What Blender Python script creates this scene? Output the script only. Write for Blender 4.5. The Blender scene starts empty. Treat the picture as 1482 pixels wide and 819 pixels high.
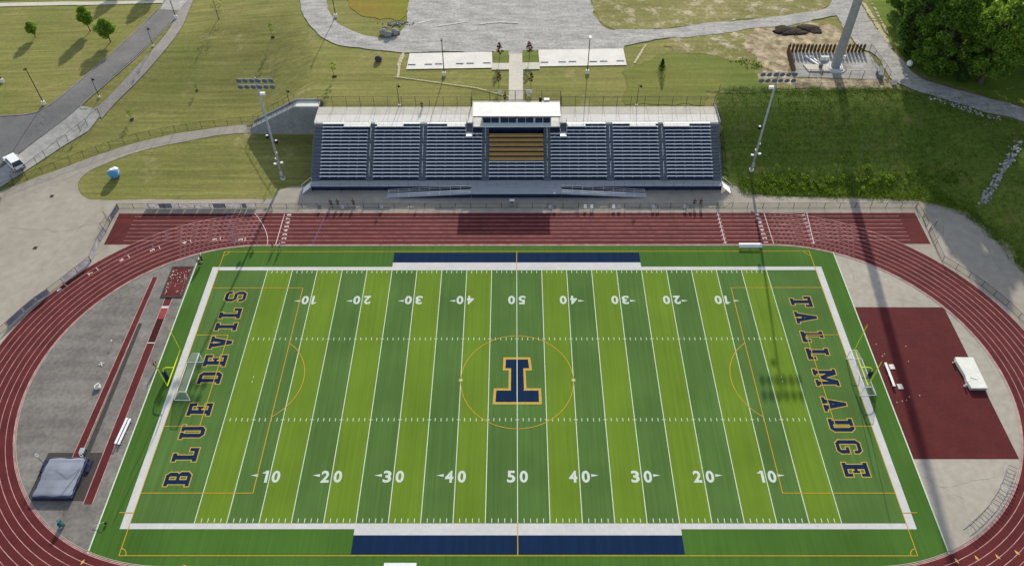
import bpy, bmesh, math, random
from mathutils import Vector, Matrix, Euler
R = math.radians
rng = random.Random(7)
scn = bpy.context.scene
COL = scn.collection
YD = 0.9144

# ------------------------------------------------------------------ camera
CAM = Vector((-0.4827, -74.4353, 104.84)); CROT = Euler((0.7403, 0.0024, 0.0013), 'XYZ'); FPX = 1137.37
cd = bpy.data.cameras.new('camera'); cam = bpy.data.objects.new('camera', cd); COL.objects.link(cam)
cam.location = CAM; cam.rotation_euler = CROT
cd.sensor_fit = 'HORIZONTAL'; cd.sensor_width = 36; cd.lens = 36 * FPX / 1482
cd.clip_start = 1; cd.clip_end = 6000
scn.camera = cam
CM = CROT.to_matrix()

# ------------------------------------------------------------------ terrain
def interp(x, pts):
    if x <= pts[0][0]: return pts[0][1]
    for (a, b), (c, d) in zip(pts, pts[1:]):
        if x <= c: return b + (d - b) * (x - a) / (c - a)
    return pts[-1][1]
def sm(a, b, t):
    t = min(1, max(0, (t - a) / (b - a))); return t * t * (3 - 2 * t)
H = 7.4
TOE = [(44, 46), (80, 44), (84.6, 41.6), (87.6, 39.4), (90.0, 34.6), (91.2, 31.3), (92.2, 26.5), (93.5, 19.5), (97, 5), (130, -40)]
TOP = [(44, 71.3), (80, 71.3), (95, 67), (110, 61), (150, 43)]
PATHY = [(-160, 30), (-120, 40), (-103, 46), (-95.7, 53.5), (-90.6, 59.2), (-81.9, 64), (-67.9, 67.3), (-58, 66.9)]
PATHZ = [(-160, .2), (-95, .4), (-80, .9), (-57.5, 1.5), (-44.5, H)]
RISE = [(-160, 40), (-100, 30), (-57, 42), (-50, 36), (-45, 18)]
HL = [(-160, 2.2), (-112, 3.0), (-80, 4.8), (-57, 7.0), (-44, H)]
def h_right(x, y): return H * sm(interp(x, TOE), interp(x, TOP), y)
def h_left(x, y):
    py, pz = interp(x, PATHY), interp(x, PATHZ)
    if y >= py: return pz + (max(interp(x, HL), pz) - pz) * sm(0, interp(x, RISE), y - py)
    fa = 0.6 * sm(47, 65.4, y)
    if y > 65.1: fa = fa + (pz - fa) * sm(65.1, 66.9, y)
    y0 = min(45.5, py - 8)
    fb = pz * sm(y0, py, y)
    t = sm(-60, -57, x)
    return fb + (fa - fb) * t
def hgt(x, y):
    if x < -41.77: return h_left(x, y)
    if x > 41.77:
        t = sm(41.77, 43.2, x); c = H * sm(59.7, 60.6, y)
        return c + (h_right(x, y) - c) * t
    return H * sm(59.7, 60.6, y)

def ray(px, py): return CM @ Vector(((px - 741) / FPX, -(py - 409.5) / FPX, -1))
def at(px, py, z=0.0):
    d = ray(px, py); return CAM + d * ((z - CAM.z) / d.z)
def G(px, py):
    """ground point seen at a photograph pixel"""
    z = 8.0
    while z > -1:
        p = at(px, py, z)
        if hgt(p.x, p.y) >= z: return Vector((p.x, p.y, hgt(p.x, p.y)))
        z -= 0.04
    p = at(px, py, 0); return Vector((p.x, p.y, hgt(p.x, p.y)))
def GP(pts): return [(g.x, g.y) for g in (G(*p) for p in pts)]
def onG(x, y, dz=0): return Vector((x, y, hgt(x, y) + dz))

# ------------------------------------------------------------------ materials
def mat(name, col, rough=.8, var=.12, scale=1.0, metal=0, col2=None, scale2=None, stretch=(1, 1, 1), bump=0, bscale=None, spec=.12, detail=6, rot=0, ramp=(.35, .65)):
    m = bpy.data.materials.new(name); m.use_nodes = True
    nt = m.node_tree; N = nt.nodes; L = nt.links; b = N['Principled BSDF']
    b.inputs['Roughness'].default_value = rough; b.inputs['Metallic'].default_value = metal
    b.inputs['Specular IOR Level'].default_value = spec
    tc = N.new('ShaderNodeTexCoord'); mp = N.new('ShaderNodeMapping'); mp.inputs['Scale'].default_value = stretch; mp.inputs['Rotation'].default_value = (0, 0, rot)
    L.new(tc.outputs['Object'], mp.inputs[0])
    n = N.new('ShaderNodeTexNoise'); n.inputs['Scale'].default_value = scale; n.inputs['Detail'].default_value = detail; n.inputs['Roughness'].default_value = .6
    L.new(mp.outputs[0], n.inputs['Vector'])
    r = N.new('ShaderNodeValToRGB'); e = r.color_ramp.elements
    c1 = tuple(c * (1 - var) for c in col); c2 = col2 if col2 else tuple(min(1, c * (1 + var)) for c in col)
    e[0].position, e[1].position = ramp
    e[0].color = (*c1, 1); e[1].color = (*c2, 1)
    L.new(n.outputs['Fac'], r.inputs[0]); out = r.outputs[0]
    if scale2:
        n2 = N.new('ShaderNodeTexNoise'); n2.inputs['Scale'].default_value = scale2; n2.inputs['Detail'].default_value = 3
        L.new(tc.outputs['Object'], n2.inputs['Vector'])
        mr = N.new('ShaderNodeMapRange'); mr.inputs[1].default_value = .3; mr.inputs[2].default_value = .7
        mr.inputs[3].default_value = 1 - var; mr.inputs[4].default_value = 1 + var
        L.new(n2.outputs['Fac'], mr.inputs[0])
        mx = N.new('ShaderNodeMix'); mx.data_type = 'RGBA'; mx.blend_type = 'MULTIPLY'; mx.inputs[0].default_value = 1
        L.new(out, mx.inputs[6]); L.new(mr.outputs[0], mx.inputs[7]); out = mx.outputs[2]
    L.new(out, b.inputs['Base Color'])
    if bump:
        bp = N.new('ShaderNodeBump'); bp.inputs['Strength'].default_value = bump; bp.inputs['Distance'].default_value = .1
        if bscale:
            n3 = N.new('ShaderNodeTexNoise'); n3.inputs['Scale'].default_value = bscale; n3.inputs['Detail'].default_value = 4
            L.new(tc.outputs['Object'], n3.inputs['Vector']); L.new(n3.outputs['Fac'], bp.inputs['Height'])
        else: L.new(n.outputs['Fac'], bp.inputs['Height'])
        L.new(bp.outputs[0], b.inputs['Normal'])
    return m

def lawn_mat(name, green, yellow, dry, streak=.12, fine=.16, dsc=.11, dth=.58):
    m = bpy.data.materials.new(name); m.use_nodes = True
    nt = m.node_tree; N = nt.nodes; L = nt.links; b = N['Principled BSDF']; b.inputs['Roughness'].default_value = .95
    b.inputs['Specular IOR Level'].default_value = .1
    tc = N.new('ShaderNodeTexCoord')
    def noise(s, d=4, st=None, rot=0, ro=.6):
        n = N.new('ShaderNodeTexNoise'); n.inputs['Scale'].default_value = s; n.inputs['Detail'].default_value = d; n.inputs['Roughness'].default_value = ro
        if st:
            mp = N.new('ShaderNodeMapping'); mp.inputs['Scale'].default_value = st; mp.inputs['Rotation'].default_value = (0, 0, rot)
            L.new(tc.outputs['Object'], mp.inputs[0]); L.new(mp.outputs[0], n.inputs['Vector'])
        else: L.new(tc.outputs['Object'], n.inputs['Vector'])
        return n.outputs['Fac']
    def ramp(f, a, b_, c1, c2):
        r = N.new('ShaderNodeValToRGB'); e = r.color_ramp.elements; e[0].position = a; e[1].position = b_
        e[0].color = (*c1, 1); e[1].color = (*c2, 1); L.new(f, r.inputs[0]); return r.outputs[0]
    def mix(f, a, c, mode='MIX'):
        x = N.new('ShaderNodeMix'); x.data_type = 'RGBA'; x.blend_type = mode
        if isinstance(f, float): x.inputs[0].default_value = f
        else: L.new(f, x.inputs[0])
        L.new(a, x.inputs[6]); L.new(c, x.inputs[7]); return x.outputs[2]
    big = ramp(noise(.045, 6), .28, .72, green, yellow)
    dryf = ramp(noise(dsc, 8, ro=.7), dth, dth + .16, (0, 0, 0), (1, 1, 1))
    dc = N.new('ShaderNodeRGB'); dc.outputs[0].default_value = (*dry, 1)
    c = mix(dryf, big, dc.outputs[0])
    s1 = ramp(noise(1.0, 4, (.035, 1.1, 1), R(10)), .3, .7, (1 - streak,) * 3, (1 + streak,) * 3)
    s2 = ramp(noise(1.0, 4, (.045, 1.0, 1), R(-52)), .38, .72, (1 - streak * .7,) * 3, (1 + streak * 1.6,) * 3)
    f = ramp(noise(1.3, 8, ro=.85), .3, .7, (1 - fine,) * 3, (1 + fine,) * 3)
    for q in (s1, s2, f): c = mix(1.0, c, q, 'MULTIPLY')
    L.new(c, b.inputs['Base Color'])
    bp = N.new('ShaderNodeBump'); bp.inputs['Strength'].default_value = .35; bp.inputs['Distance'].default_value = .12
    L.new(noise(3.0, 4), bp.inputs['Height']); L.new(bp.outputs[0], b.inputs['Normal'])
    return m

def leaf_mat(name, dark, light, trans=.35):
    m = bpy.data.materials.new(name); m.use_nodes = True
    nt = m.node_tree; N = nt.nodes; L = nt.links
    for n in list(N): N.remove(n)
    o = N.new('ShaderNodeOutputMaterial'); g = N.new('ShaderNodeNewGeometry')
    r = N.new('ShaderNodeValToRGB'); e = r.color_ramp.elements; e[0].color = (*dark, 1); e[1].color = (*light, 1)
    L.new(g.outputs['Random Per Island'], r.inputs[0])
    d = N.new('ShaderNodeBsdfDiffuse'); t = N.new('ShaderNodeBsdfTranslucent'); x = N.new('ShaderNodeMixShader'); x.inputs[0].default_value = trans
    L.new(r.outputs[0], d.inputs[0])
    hs = N.new('ShaderNodeHueSaturation'); hs.inputs['Value'].default_value = 1.5; hs.inputs['Hue'].default_value = .495
    L.new(r.outputs[0], hs.inputs['Color']); L.new(hs.outputs[0], t.inputs[0])
    L.new(d.outputs[0], x.inputs[1]); L.new(t.outputs[0], x.inputs[2]); L.new(x.outputs[0], o.inputs[0])
    return m

def mesh_mat(name, col, cover):
    """chain-link / netting: thin wires with mostly open holes"""
    m = bpy.data.materials.new(name); m.use_nodes = True
    nt = m.node_tree; N = nt.nodes; L = nt.links; b = N['Principled BSDF']
    b.inputs['Base Color'].default_value = (*col, 1); b.inputs['Roughness'].default_value = .7
    tr = N.new('ShaderNodeBsdfTransparent'); x = N.new('ShaderNodeMixShader')
    tc = N.new('ShaderNodeTexCoord'); n = N.new('ShaderNodeTexNoise'); n.inputs['Scale'].default_value = 9
    L.new(tc.outputs['Object'], n.inputs['Vector'])
    mr = N.new('ShaderNodeMapRange'); mr.inputs[1].default_value = .3; mr.inputs[2].default_value = .7; mr.inputs[3].default_value = cover * .6; mr.inputs[4].default_value = cover * 1.4
    L.new(n.outputs['Fac'], mr.inputs[0]); L.new(mr.outputs[0], x.inputs[0])
    L.new(tr.outputs[0], x.inputs[1]); L.new(b.outputs[0], x.inputs[2]); L.new(x.outputs[0], N['Material Output'].inputs[0])
    return m

M = {}
M['lawn'] = lawn_mat('lawn', (.135, .155, .036), (.22, .197, .064), (.32, .27, .125), .15, .28)
M['lawn_green'] = lawn_mat('lawn_green', (.095, .14, .022), (.165, .168, .04), (.22, .195, .065), .12, .22)
M['lawn_lush'] = lawn_mat('lawn_lush', (.085, .15, .018), (.14, .19, .026), (.19, .19, .05), .12, .25)
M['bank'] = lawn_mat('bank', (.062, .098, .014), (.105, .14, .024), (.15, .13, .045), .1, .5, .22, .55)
M['dirtgrass'] = lawn_mat('dirtgrass', (.13, .14, .03), (.24, .205, .09), (.46, .40, .28), .12, .4, .30, .52)
M['dirt'] = mat('dirt', (.215, .16, .09), .95, .2, .42, col2=(.46, .38, .25), scale2=1.4, detail=11, ramp=(.36, .64), bump=.5)
M['marsh'] = lawn_mat('marsh', (.17, .18, .02), (.24, .15, .03), (.17, .09, .03), .06, .2)
M['dry'] = mat('dry', (.42, .38, .24), .95, .25, 3)
M['asphalt'] = mat('asphalt', (.165, .16, .155), .9, .10, .25, scale2=2.5)
M['asphalt_pale'] = mat('asphalt_pale', (.34, .33, .305), .9, .14, .35, scale2=.9, detail=10)
M['pave'] = mat('pave', (.315, .283, .235), .9, .09, .07, scale2=.6)
M['crack'] = mat('crack', (.165, .155, .135), .95, .2, 2)
M['pale_gravel'] = mat('pale_gravel', (.47, .46, .41), .95, .2, 2)
M['path'] = mat('path', (.27, .245, .225), .9, .1, .25, scale2=2)
M['concrete'] = mat('concrete', (.50, .47, .40), .85, .07, .3, scale2=1.5)
M['concrete_white'] = mat('concrete_white', (.62, .60, .55), .85, .06, .3, scale2=2)
M['infield_right'] = mat('infield_right', (.36, .325, .272), .9, .08, .1, scale2=.8)
M['infield_left'] = mat('infield_left', (.172, .160, .146), .9, .17, .16, scale2=1.5, detail=10)
def swirl(m, cx, cy, sc, amt, dist):
    nt = m.node_tree; N = nt.nodes; L = nt.links; b = N['Principled BSDF']; src = b.inputs['Base Color'].links[0].from_socket
    tc = N.new('ShaderNodeTexCoord'); mp = N.new('ShaderNodeMapping'); mp.inputs['Location'].default_value = (-cx, -cy, 0); L.new(tc.outputs['Object'], mp.inputs[0])
    w = N.new('ShaderNodeTexWave'); w.wave_type = 'RINGS'; w.rings_direction = 'Z'; w.inputs['Scale'].default_value = sc; w.inputs['Distortion'].default_value = dist; w.inputs['Detail'].default_value = 2; w.inputs['Detail Scale'].default_value = .35
    L.new(mp.outputs[0], w.inputs['Vector'])
    mr = N.new('ShaderNodeMapRange'); mr.inputs[3].default_value = 1 - amt; mr.inputs[4].default_value = 1 + amt; L.new(w.outputs['Fac'], mr.inputs[0])
    x = N.new('ShaderNodeMix'); x.data_type = 'RGBA'; x.blend_type = 'MULTIPLY'; x.inputs[0].default_value = 1; L.new(src, x.inputs[6]); L.new(mr.outputs[0], x.inputs[7]); L.new(x.outputs[2], b.inputs['Base Color'])
swirl(M['infield_left'], -72, -28, .11, .07, 2.5)
M['gravel'] = mat('gravel', (.33, .32, .30), .95, .2, .8, stretch=(.3, 1, 1), scale2=2.2, detail=12)
swirl(M['gravel'], 20, 150, .05, .06, 9)
M['track'] = mat('track', (.096, .018, .0185), .85, .14, .3, stretch=(.2, 1, 1), scale2=.35, detail=9)
M['apron'] = mat('apron', (.088, .0165, .0165), .85, .1, .3, scale2=2)
M['track_dark'] = mat('track_dark', (.04, .008, .010), .85, .1, .3)
M['track_pink'] = mat('track_pink', (.26, .05, .05), .85, .15, 1)
M['trackline'] = mat('trackline', (.48, .27, .255), .8, .3, .8)
M['trackwhite'] = mat('trackwhite', (.62, .5, .48), .8, .12, 2)
M['trackblue'] = mat('trackblue', (.10, .08, .25), .8, .2, 2)
M['trackyellow'] = mat('trackyellow', (.6, .35, .1), .8, .2, 2)
tv = dict(scale=1, stretch=(2.2, .04, 1), scale2=.09, ramp=(.3, .7))
M['turf_out'] = mat('turf_out', (.052, .122, .019), .95, .13, **tv, spec=.1)
M['turf_dark'] = mat('turf_dark', (.070, .138, .032), .95, .13, **tv, spec=.1)
M['turf_light'] = mat('turf_light', (.117, .194, .018), .95, .10, **tv, spec=.1)
M['turf_white'] = mat('turf_white', (.51, .50, .49), .9, .05, 1.5, scale2=.3)
M['turf_line'] = mat('turf_line', (.52, .60, .45), .9, .08, 2)
M['turf_num'] = mat('turf_num', (.50, .55, .49), .9, .08, 2)
M['turf_yellow'] = mat('turf_yellow', (.46, .30, .03), .9, .1, 2)
M['turf_gold'] = mat('turf_gold', (.47, .31, .06), .9, .08, 2)
M['turf_navy'] = mat('turf_navy', (.008, .022, .058), .95, .12, 1, stretch=(1, .1, 1), spec=.03)
M['pink_spot'] = mat('pink_spot', (.55, .36, .33), .9, .3, 3)
M['alu'] = mat('alu', (.74, .75, .77), .45, .06, 2, spec=.4)
M['alu_deck'] = mat('alu_deck', (.135, .15, .18), .6, .12, 1.2, stretch=(.3, 3, 1))
M['alu_walk'] = mat('alu_walk', (.30, .315, .34), .55, .08, .8, stretch=(.4, 3, 1))
M['riser'] = mat('riser', (.016, .027, .055), .7, .1, 1)
M['goldseat'] = mat('goldseat', (.40, .25, .085), .6, .1, 1)
M['wall'] = mat('wall', (.23, .235, .24), .85, .1, .5, scale2=2)
M['white_roof'] = mat('white_roof', (.64, .64, .63), .6, .05, .5, scale2=2)
M['boxwall'] = mat('boxwall', (.36, .45, .56), .6, .04, 1)
M['glass'] = mat('glass', (.012, .018, .03), .12, .2, 1, spec=.6)
M['black'] = mat('black', (.012, .013, .014), .6, .2, 3)
M['bronze'] = mat('bronze', (.03, .027, .024), .55, .15, 3)
M['steel'] = mat('steel', (.33, .35, .38), .55, .08, 1.5)
M['steel_dark'] = mat('steel_dark', (.13, .14, .155), .5, .1, 1.5)
M['lamphouse'] = mat('lamphouse', (.07, .08, .10), .5, .1, 2)
M['deck_navy'] = mat('deck_navy', (.036, .05, .085), .6, .12, 1.2, stretch=(.3, 3, 1))
M['lampface'] = mat('lampface', (.09, .12, .19), .25, .2, 4, spec=.6)
M['white'] = mat('white', (.72, .72, .70), .5, .04, 2)
M['offwhite'] = mat('offwhite', (.62, .60, .54), .7, .08, 2)
M['banner_white'] = mat('banner_white', (.66, .63, .64), .7, .22, 1.1, detail=8)
M['banner_grey'] = mat('banner_grey', (.27, .27, .34), .7, .2, 1.1, detail=8)
def backlit(m, k):
    nt = m.node_tree; N = nt.nodes; L = nt.links; b = N['Principled BSDF']; t = N.new('ShaderNodeBsdfTranslucent'); x = N.new('ShaderNodeMixShader'); x.inputs[0].default_value = k
    L.new(b.inputs['Base Color'].links[0].from_socket, t.inputs[0]); L.new(b.outputs[0], x.inputs[1]); L.new(t.outputs[0], x.inputs[2]); L.new(x.outputs[0], N['Material Output'].inputs[0])
backlit(M['banner_white'], .5); backlit(M['banner_grey'], .35)
M['navy'] = mat('navy', (.012, .022, .055), .7, .15, 2)
M['goal_yellow'] = mat('goal_yellow', (.62, .70, .02), .45, .05, 2)
M['matgrey'] = mat('matgrey', (.20, .215, .26), .7, .14, .5, stretch=(.3, 1, 1), scale2=.5, bump=.3)
M['matnavy'] = mat('matnavy', (.022, .028, .06), .75, .1, 1)
M['sheetdark'] = mat('sheetdark', (.055, .05, .046), .9, .15, 1)
M['matwhite'] = mat('matwhite', (.66, .66, .60), .6, .06, 1, bump=.5, bscale=2)
M['brown'] = mat('brown', (.10, .058, .028), .85, .25, 4, stretch=(3, 3, .3))
M['bark'] = mat('bark', (.085, .07, .055), .95, .3, 6, stretch=(1, 1, .2))
M['mulch'] = mat('mulch', (.03, .022, .017), .95, .3, 8)
M['rock'] = mat('rock', (.25, .24, .225), .9, .25, 3, bump=.6)
M['rock_purple'] = mat('rock_purple', (.075, .05, .085), .8, .25, 3, bump=.6)
M['rubble'] = mat('rubble', (.28, .275, .265), .9, .5, 1.2)
M['rock_blue'] = mat('rock_blue', (.10, .30, .55), .6, .1, .9, col2=(.72, .76, .80), ramp=(.46, .56), bump=.3, detail=4)
_n = M['rock_blue'].node_tree; _r = next(q for q in _n.nodes if q.type == 'VALTORGB'); _z = next(q for q in _n.nodes if q.type == 'TEX_NOISE')
_s = _n.nodes.new('ShaderNodeSeparateXYZ'); _n.links.new(next(q for q in _n.nodes if q.type == 'TEX_COORD').outputs['Object'], _s.inputs[0])
_a = _n.nodes.new('ShaderNodeMath'); _a.operation = 'MULTIPLY_ADD'; _a.inputs[1].default_value = .16; _n.links.new(_s.outputs['Y'], _a.inputs[0]); _n.links.new(_z.outputs['Fac'], _a.inputs[2])
_b = _n.nodes.new('ShaderNodeMath'); _b.operation = 'MULTIPLY_ADD'; _b.inputs[1].default_value = .10; _n.links.new(_s.outputs['Z'], _b.inputs[0]); _n.links.new(_a.outputs[0], _b.inputs[2])
_c = _n.nodes.new('ShaderNodeMath'); _c.operation = 'SUBTRACT'; _c.inputs[1].default_value = .14; _n.links.new(_b.outputs[0], _c.inputs[0]); _n.links.new(_c.outputs[0], _r.inputs[0])
M['teal'] = mat('teal', (.03, .12, .13), .6, .2, 3)
M['orange'] = mat('orange', (.75, .16, .02), .6, .1, 3)
M['skin'] = mat('skin', (.42, .24, .16), .6, .06, 4)
M['shirt_red'] = mat('shirt_red', (.30, .02, .03), .85, .1, 4)
M['cloth_dark'] = mat('cloth_dark', (.014, .016, .024), .9, .15, 4)
M['cloth_white'] = mat('cloth_white', (.7, .7, .7), .9, .06, 4)
M['hair'] = mat('hair', (.02, .013, .008), .8, .2, 6)
M['carpaint'] = mat('carpaint', (.72, .73, .75), .28, .02, 2, spec=.6)
M['tyre'] = mat('tyre', (.02, .02, .02), .9, .1, 5)
M['redlight'] = mat('redlight', (.35, .01, .01), .3, .1, 3)
M['leaf'] = leaf_mat('leaf', (.045, .105, .015), (.15, .25, .035), .5)
M['leaf_light'] = leaf_mat('leaf_light', (.08, .16, .02), (.22, .33, .05), .5)
M['leaf_lawn'] = leaf_mat('leaf_lawn', (.085, .165, .02), (.21, .32, .045), .5)
M['leaf_deep'] = leaf_mat('leaf_deep', (.03, .075, .016), (.09, .155, .03), .4)
M['leaf_bush'] = leaf_mat('leaf_bush', (.07, .13, .014), (.20, .31, .034), .5)
M['leaf_weed'] = leaf_mat('leaf_weed', (.065, .115, .013), (.19, .29, .032), .5)
M['leaf_red'] = leaf_mat('leaf_red', (.03, .008, .008), (.11, .03, .02), .25)
M['leaf_fir'] = leaf_mat('leaf_fir', (.008, .025, .008), (.03, .06, .016), .1)
M['chain'] = mesh_mat('chain', (.03, .032, .03), .16)
M['chain_grey'] = mesh_mat('chain_grey', (.2, .2, .2), .12)
M['net'] = mesh_mat('net', (.5, .52, .5), .22)

# ------------------------------------------------------------------ mesh builder
class MB:
    def __init__(s): s.v = []; s.f = []
    def add(s, vs, fs):
        o = len(s.v); s.v += [tuple(v) for v in vs]; s.f += [tuple(i + o for i in f) for f in fs]; return s
    def box(s, c, d, rz=0, rx=0, ry=0):
        x, y, z = (q / 2 for q in d)
        vs = [Vector(p) for p in ((-x, -y, -z), (x, -y, -z), (x, y, -z), (-x, y, -z), (-x, -y, z), (x, -y, z), (x, y, z), (-x, y, z))]
        m = Euler((rx, ry, rz)).to_matrix(); c = Vector(c)
        return s.add([m @ v + c for v in vs], [(0, 3, 2, 1), (4, 5, 6, 7), (0, 1, 5, 4), (1, 2, 6, 5), (2, 3, 7, 6), (3, 0, 4, 7)])
    def bx(s, x0, x1, y0, y1, z0, z1): return s.box(((x0 + x1) / 2, (y0 + y1) / 2, (z0 + z1) / 2), (x1 - x0, y1 - y0, z1 - z0))
    def tube(s, p, q, r, r2=None, n=8):
        p, q = Vector(p), Vector(q); r2 = r if r2 is None else r2
        d = (q - p).normalized(); a = d.orthogonal().normalized(); b = d.cross(a)
        vs = []
        for c, k in ((p, r), (q, r2)):
            for i in range(n):
                t = 2 * math.pi * i / n; vs.append(c + (a * math.cos(t) + b * math.sin(t)) * k)
        return s.add(vs, [(i, (i + 1) % n, n + (i + 1) % n, n + i) for i in range(n)] + [tuple(range(n - 1, -1, -1)), tuple(range(n, 2 * n))])
    def pipe(s, pts, r, n=8):
        for a, b in zip(pts, pts[1:]): s.tube(a, b, r, n=n)
        return s
    def poly(s, pts, z=None):
        vs = [(p[0], p[1], z if z is not None else p[2]) for p in pts]
        if z is not None:
            A = sum(vs[i][0] * vs[(i + 1) % len(vs)][1] - vs[(i + 1) % len(vs)][0] * vs[i][1] for i in range(len(vs)))
            if A < 0: vs = vs[::-1]
        return s.add(vs, [tuple(range(len(vs)))])
    def rect(s, x0, x1, y0, y1, z): return s.poly([(x0, y0), (x1, y0), (x1, y1), (x0, y1)], z)
    def line(s, p, q, w, z):
        p, q = Vector((p[0], p[1])), Vector((q[0], q[1])); d = (q - p).normalized(); n = Vector((-d.y, d.x)) * w / 2
        return s.poly([p + n, p - n, q - n, q + n], z)
    def ring(s, pts, w, z, closed=False):
        n = len(pts); P = [Vector((p[0], p[1])) for p in pts]; L_, R_ = [], []
        for i in range(n):
            a = P[i - 1] if (i > 0 or closed) else P[i]; b = P[(i + 1) % n] if (i < n - 1 or closed) else P[i]
            d = (b - a).normalized(); q = Vector((-d.y, d.x)) * w / 2
            L_.append(P[i] + q); R_.append(P[i] - q)
        k = n if closed else n - 1
        vs = [(p.x, p.y, z) for p in L_] + [(p.x, p.y, z) for p in R_]
        return s.add(vs, [(i, n + i, n + (i + 1) % n, (i + 1) % n) for i in range(k)])
    def prism(s, prof, axis, a, b):
        """profile (u,v) extruded along 'x' (u=y,v=z) or 'y' (u=x,v=z)"""
        n = len(prof)
        P = lambda u, v, t: (t, u, v) if axis == 'x' else (u, t, v)
        vs = [P(u, v, a) for u, v in prof] + [P(u, v, b) for u, v in prof]
        return s.add(vs, [(i, (i + 1) % n, n + (i + 1) % n, n + i) for i in range(n)] + [tuple(range(n - 1, -1, -1)), tuple(range(n, 2 * n))])
    def ball(s, c, r, sub=2, sq=(1, 1, 1), jit=0, seed=0):
        bm = bmesh.new(); bmesh.ops.create_icosphere(bm, subdivisions=sub, radius=1)
        g = random.Random(seed); c = Vector(c)
        ph = [Vector((g.uniform(-1, 1), g.uniform(-1, 1), g.uniform(-1, 1))) for _ in range(6)]
        vs = []
        for v in bm.verts:
            k = 1 + jit * sum(math.sin(3.1 * v.co.dot(p) + i) for i, p in enumerate(ph)) / 3 + jit * .3 * g.uniform(-1, 1)
            vs.append(c + Vector((v.co.x * sq[0], v.co.y * sq[1], v.co.z * sq[2])) * r * k)
        s.add(vs, [tuple(v.index for v in f.verts) for f in bm.faces]); bm.free(); return s
    def build(s, name, m, parent=None, smooth=False, loc=None, bevel=0):
        me = bpy.data.meshes.new(name); me.from_pydata(s.v, [], s.f)
        bm = bmesh.new(); bm.from_mesh(me)
        if bevel: bmesh.ops.bevel(bm, geom=bm.edges[:], offset=bevel, segments=2, affect='EDGES', profile=.6)
        if not getattr(s, 'flat', False): bmesh.ops.recalc_face_normals(bm, faces=bm.faces)
        bm.to_mesh(me); bm.free()
        me.materials.append(m if not isinstance(m, str) else M[m])
        if smooth:
            for p in me.polygons: p.use_smooth = True
        o = bpy.data.objects.new(name, me); COL.objects.link(o)
        if loc: o.location = loc
        if parent: o.parent = parent
        return o
def FB():
    m = MB(); m.flat = True; return m

def struct(o): o['kind'] = 'structure'; return o
def stuff(o, label=None): o['kind'] = 'stuff'; return o
def tag(o, label, cat, group=None):
    o['label'] = label; o['category'] = cat
    if group: o['group'] = group
    return o
def thing(name, label, cat, loc=(0, 0, 0), rz=0, group=None):
    o = bpy.data.objects.new(name, None); COL.objects.link(o); o.location = loc; o.rotation_euler = (0, 0, rz); o.empty_display_size = .5
    return tag(o, label, cat, group)
def dup(root, loc, rz=0, label=None, scale=None):
    def cp(o, par):
        c = o.copy(); COL.objects.link(c)
        if par: c.parent = par
        for ch in list(kids.get(o.name, [])): cp(ch, c)
        return c
    kids = {}
    def walk(o):
        kids[o.name] = list(o.children)
        for c in o.children: walk(c)
    walk(root)
    r = cp(root, None); r.location = loc; r.rotation_euler = (0, 0, rz)
    if label: r['label'] = label
    if scale: r.scale = (scale,) * 3 if not isinstance(scale, tuple) else scale
    return r

def drape(name, pts, dz, m, step=1.5):
    """a ground surface laid over the terrain: polygon cut along a grid, each vertex at terrain height"""
    bm = bmesh.new(); f = bm.faces.new([bm.verts.new((x, y, 0)) for x, y in pts]); f.normal_update()
    bmesh.ops.triangulate(bm, faces=bm.faces[:])
    xs = [p[0] for p in pts]; ys = [p[1] for p in pts]
    for ax, lo, hi in ((0, min(xs), max(xs)), (1, min(ys), max(ys))):
        st = step
        if hi - lo > 150: st = step * 1.6
        k = math.ceil(lo / st)
        while k * st < hi:
            co = Vector((0, 0, 0)); co[ax] = k * st + .013; no = Vector((0, 0, 0)); no[ax] = 1
            bmesh.ops.bisect_plane(bm, geom=bm.verts[:] + bm.edges[:] + bm.faces[:], plane_co=co, plane_no=no, dist=1e-4); k += 1
    for v in bm.verts: v.co.z = hgt(v.co.x, v.co.y) + dz
    for q in bm.faces:
        q.normal_update()
        if q.normal.z < 0: q.normal_flip()
    me = bpy.data.meshes.new(name); bm.to_mesh(me); bm.free(); me.materials.append(M[m])
    o = bpy.data.objects.new(name, me); COL.objects.link(o); return struct(o)
def smooth_px(pts, n=4):
    out = []
    for i in range(len(pts) - 1):
        p0 = pts[max(0, i - 1)]; p1 = pts[i]; p2 = pts[i + 1]; p3 = pts[min(len(pts) - 1, i + 2)]
        for k in range(n):
            t = k / n
            out.append(tuple(.5 * (2 * p1[j] + (p2[j] - p0[j]) * t + (2 * p0[j] - 5 * p1[j] + 4 * p2[j] - p3[j]) * t * t + (3 * p1[j] - p0[j] - 3 * p2[j] + p3[j]) * t ** 3) for j in (0, 1)))
    out.append(pts[-1]); return out
def rough(pts, amp, seed=1, step=1.3):
    g = random.Random(seed); P_ = resample(list(pts) + [pts[0]], step)[:-1]; n = len(P_); ph = [g.uniform(0, 6.3) for _ in range(8)]; out = []
    for i in range(n):
        d = (P_[(i + 1) % n] - P_[i - 1]); q = Vector((-d.y, d.x)).normalized()
        k = sum(math.sin((P_[i].x * math.cos(j) + P_[i].y * math.sin(j)) * (.35 + .4 * j) + ph[j]) / (1 + .6 * j) for j in range(6)) * .6 + g.uniform(-.35, .35)
        out.append(tuple(P_[i] + q * amp * k))
    return out
def resample(pts, step):
    out = [Vector(pts[0])]
    for a, b in zip(pts, pts[1:]):
        a, b = Vector(a), Vector(b); n = max(1, int((b - a).length / step))
        for i in range(1, n + 1): out.append(a.lerp(b, i / n))
    return out
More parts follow.
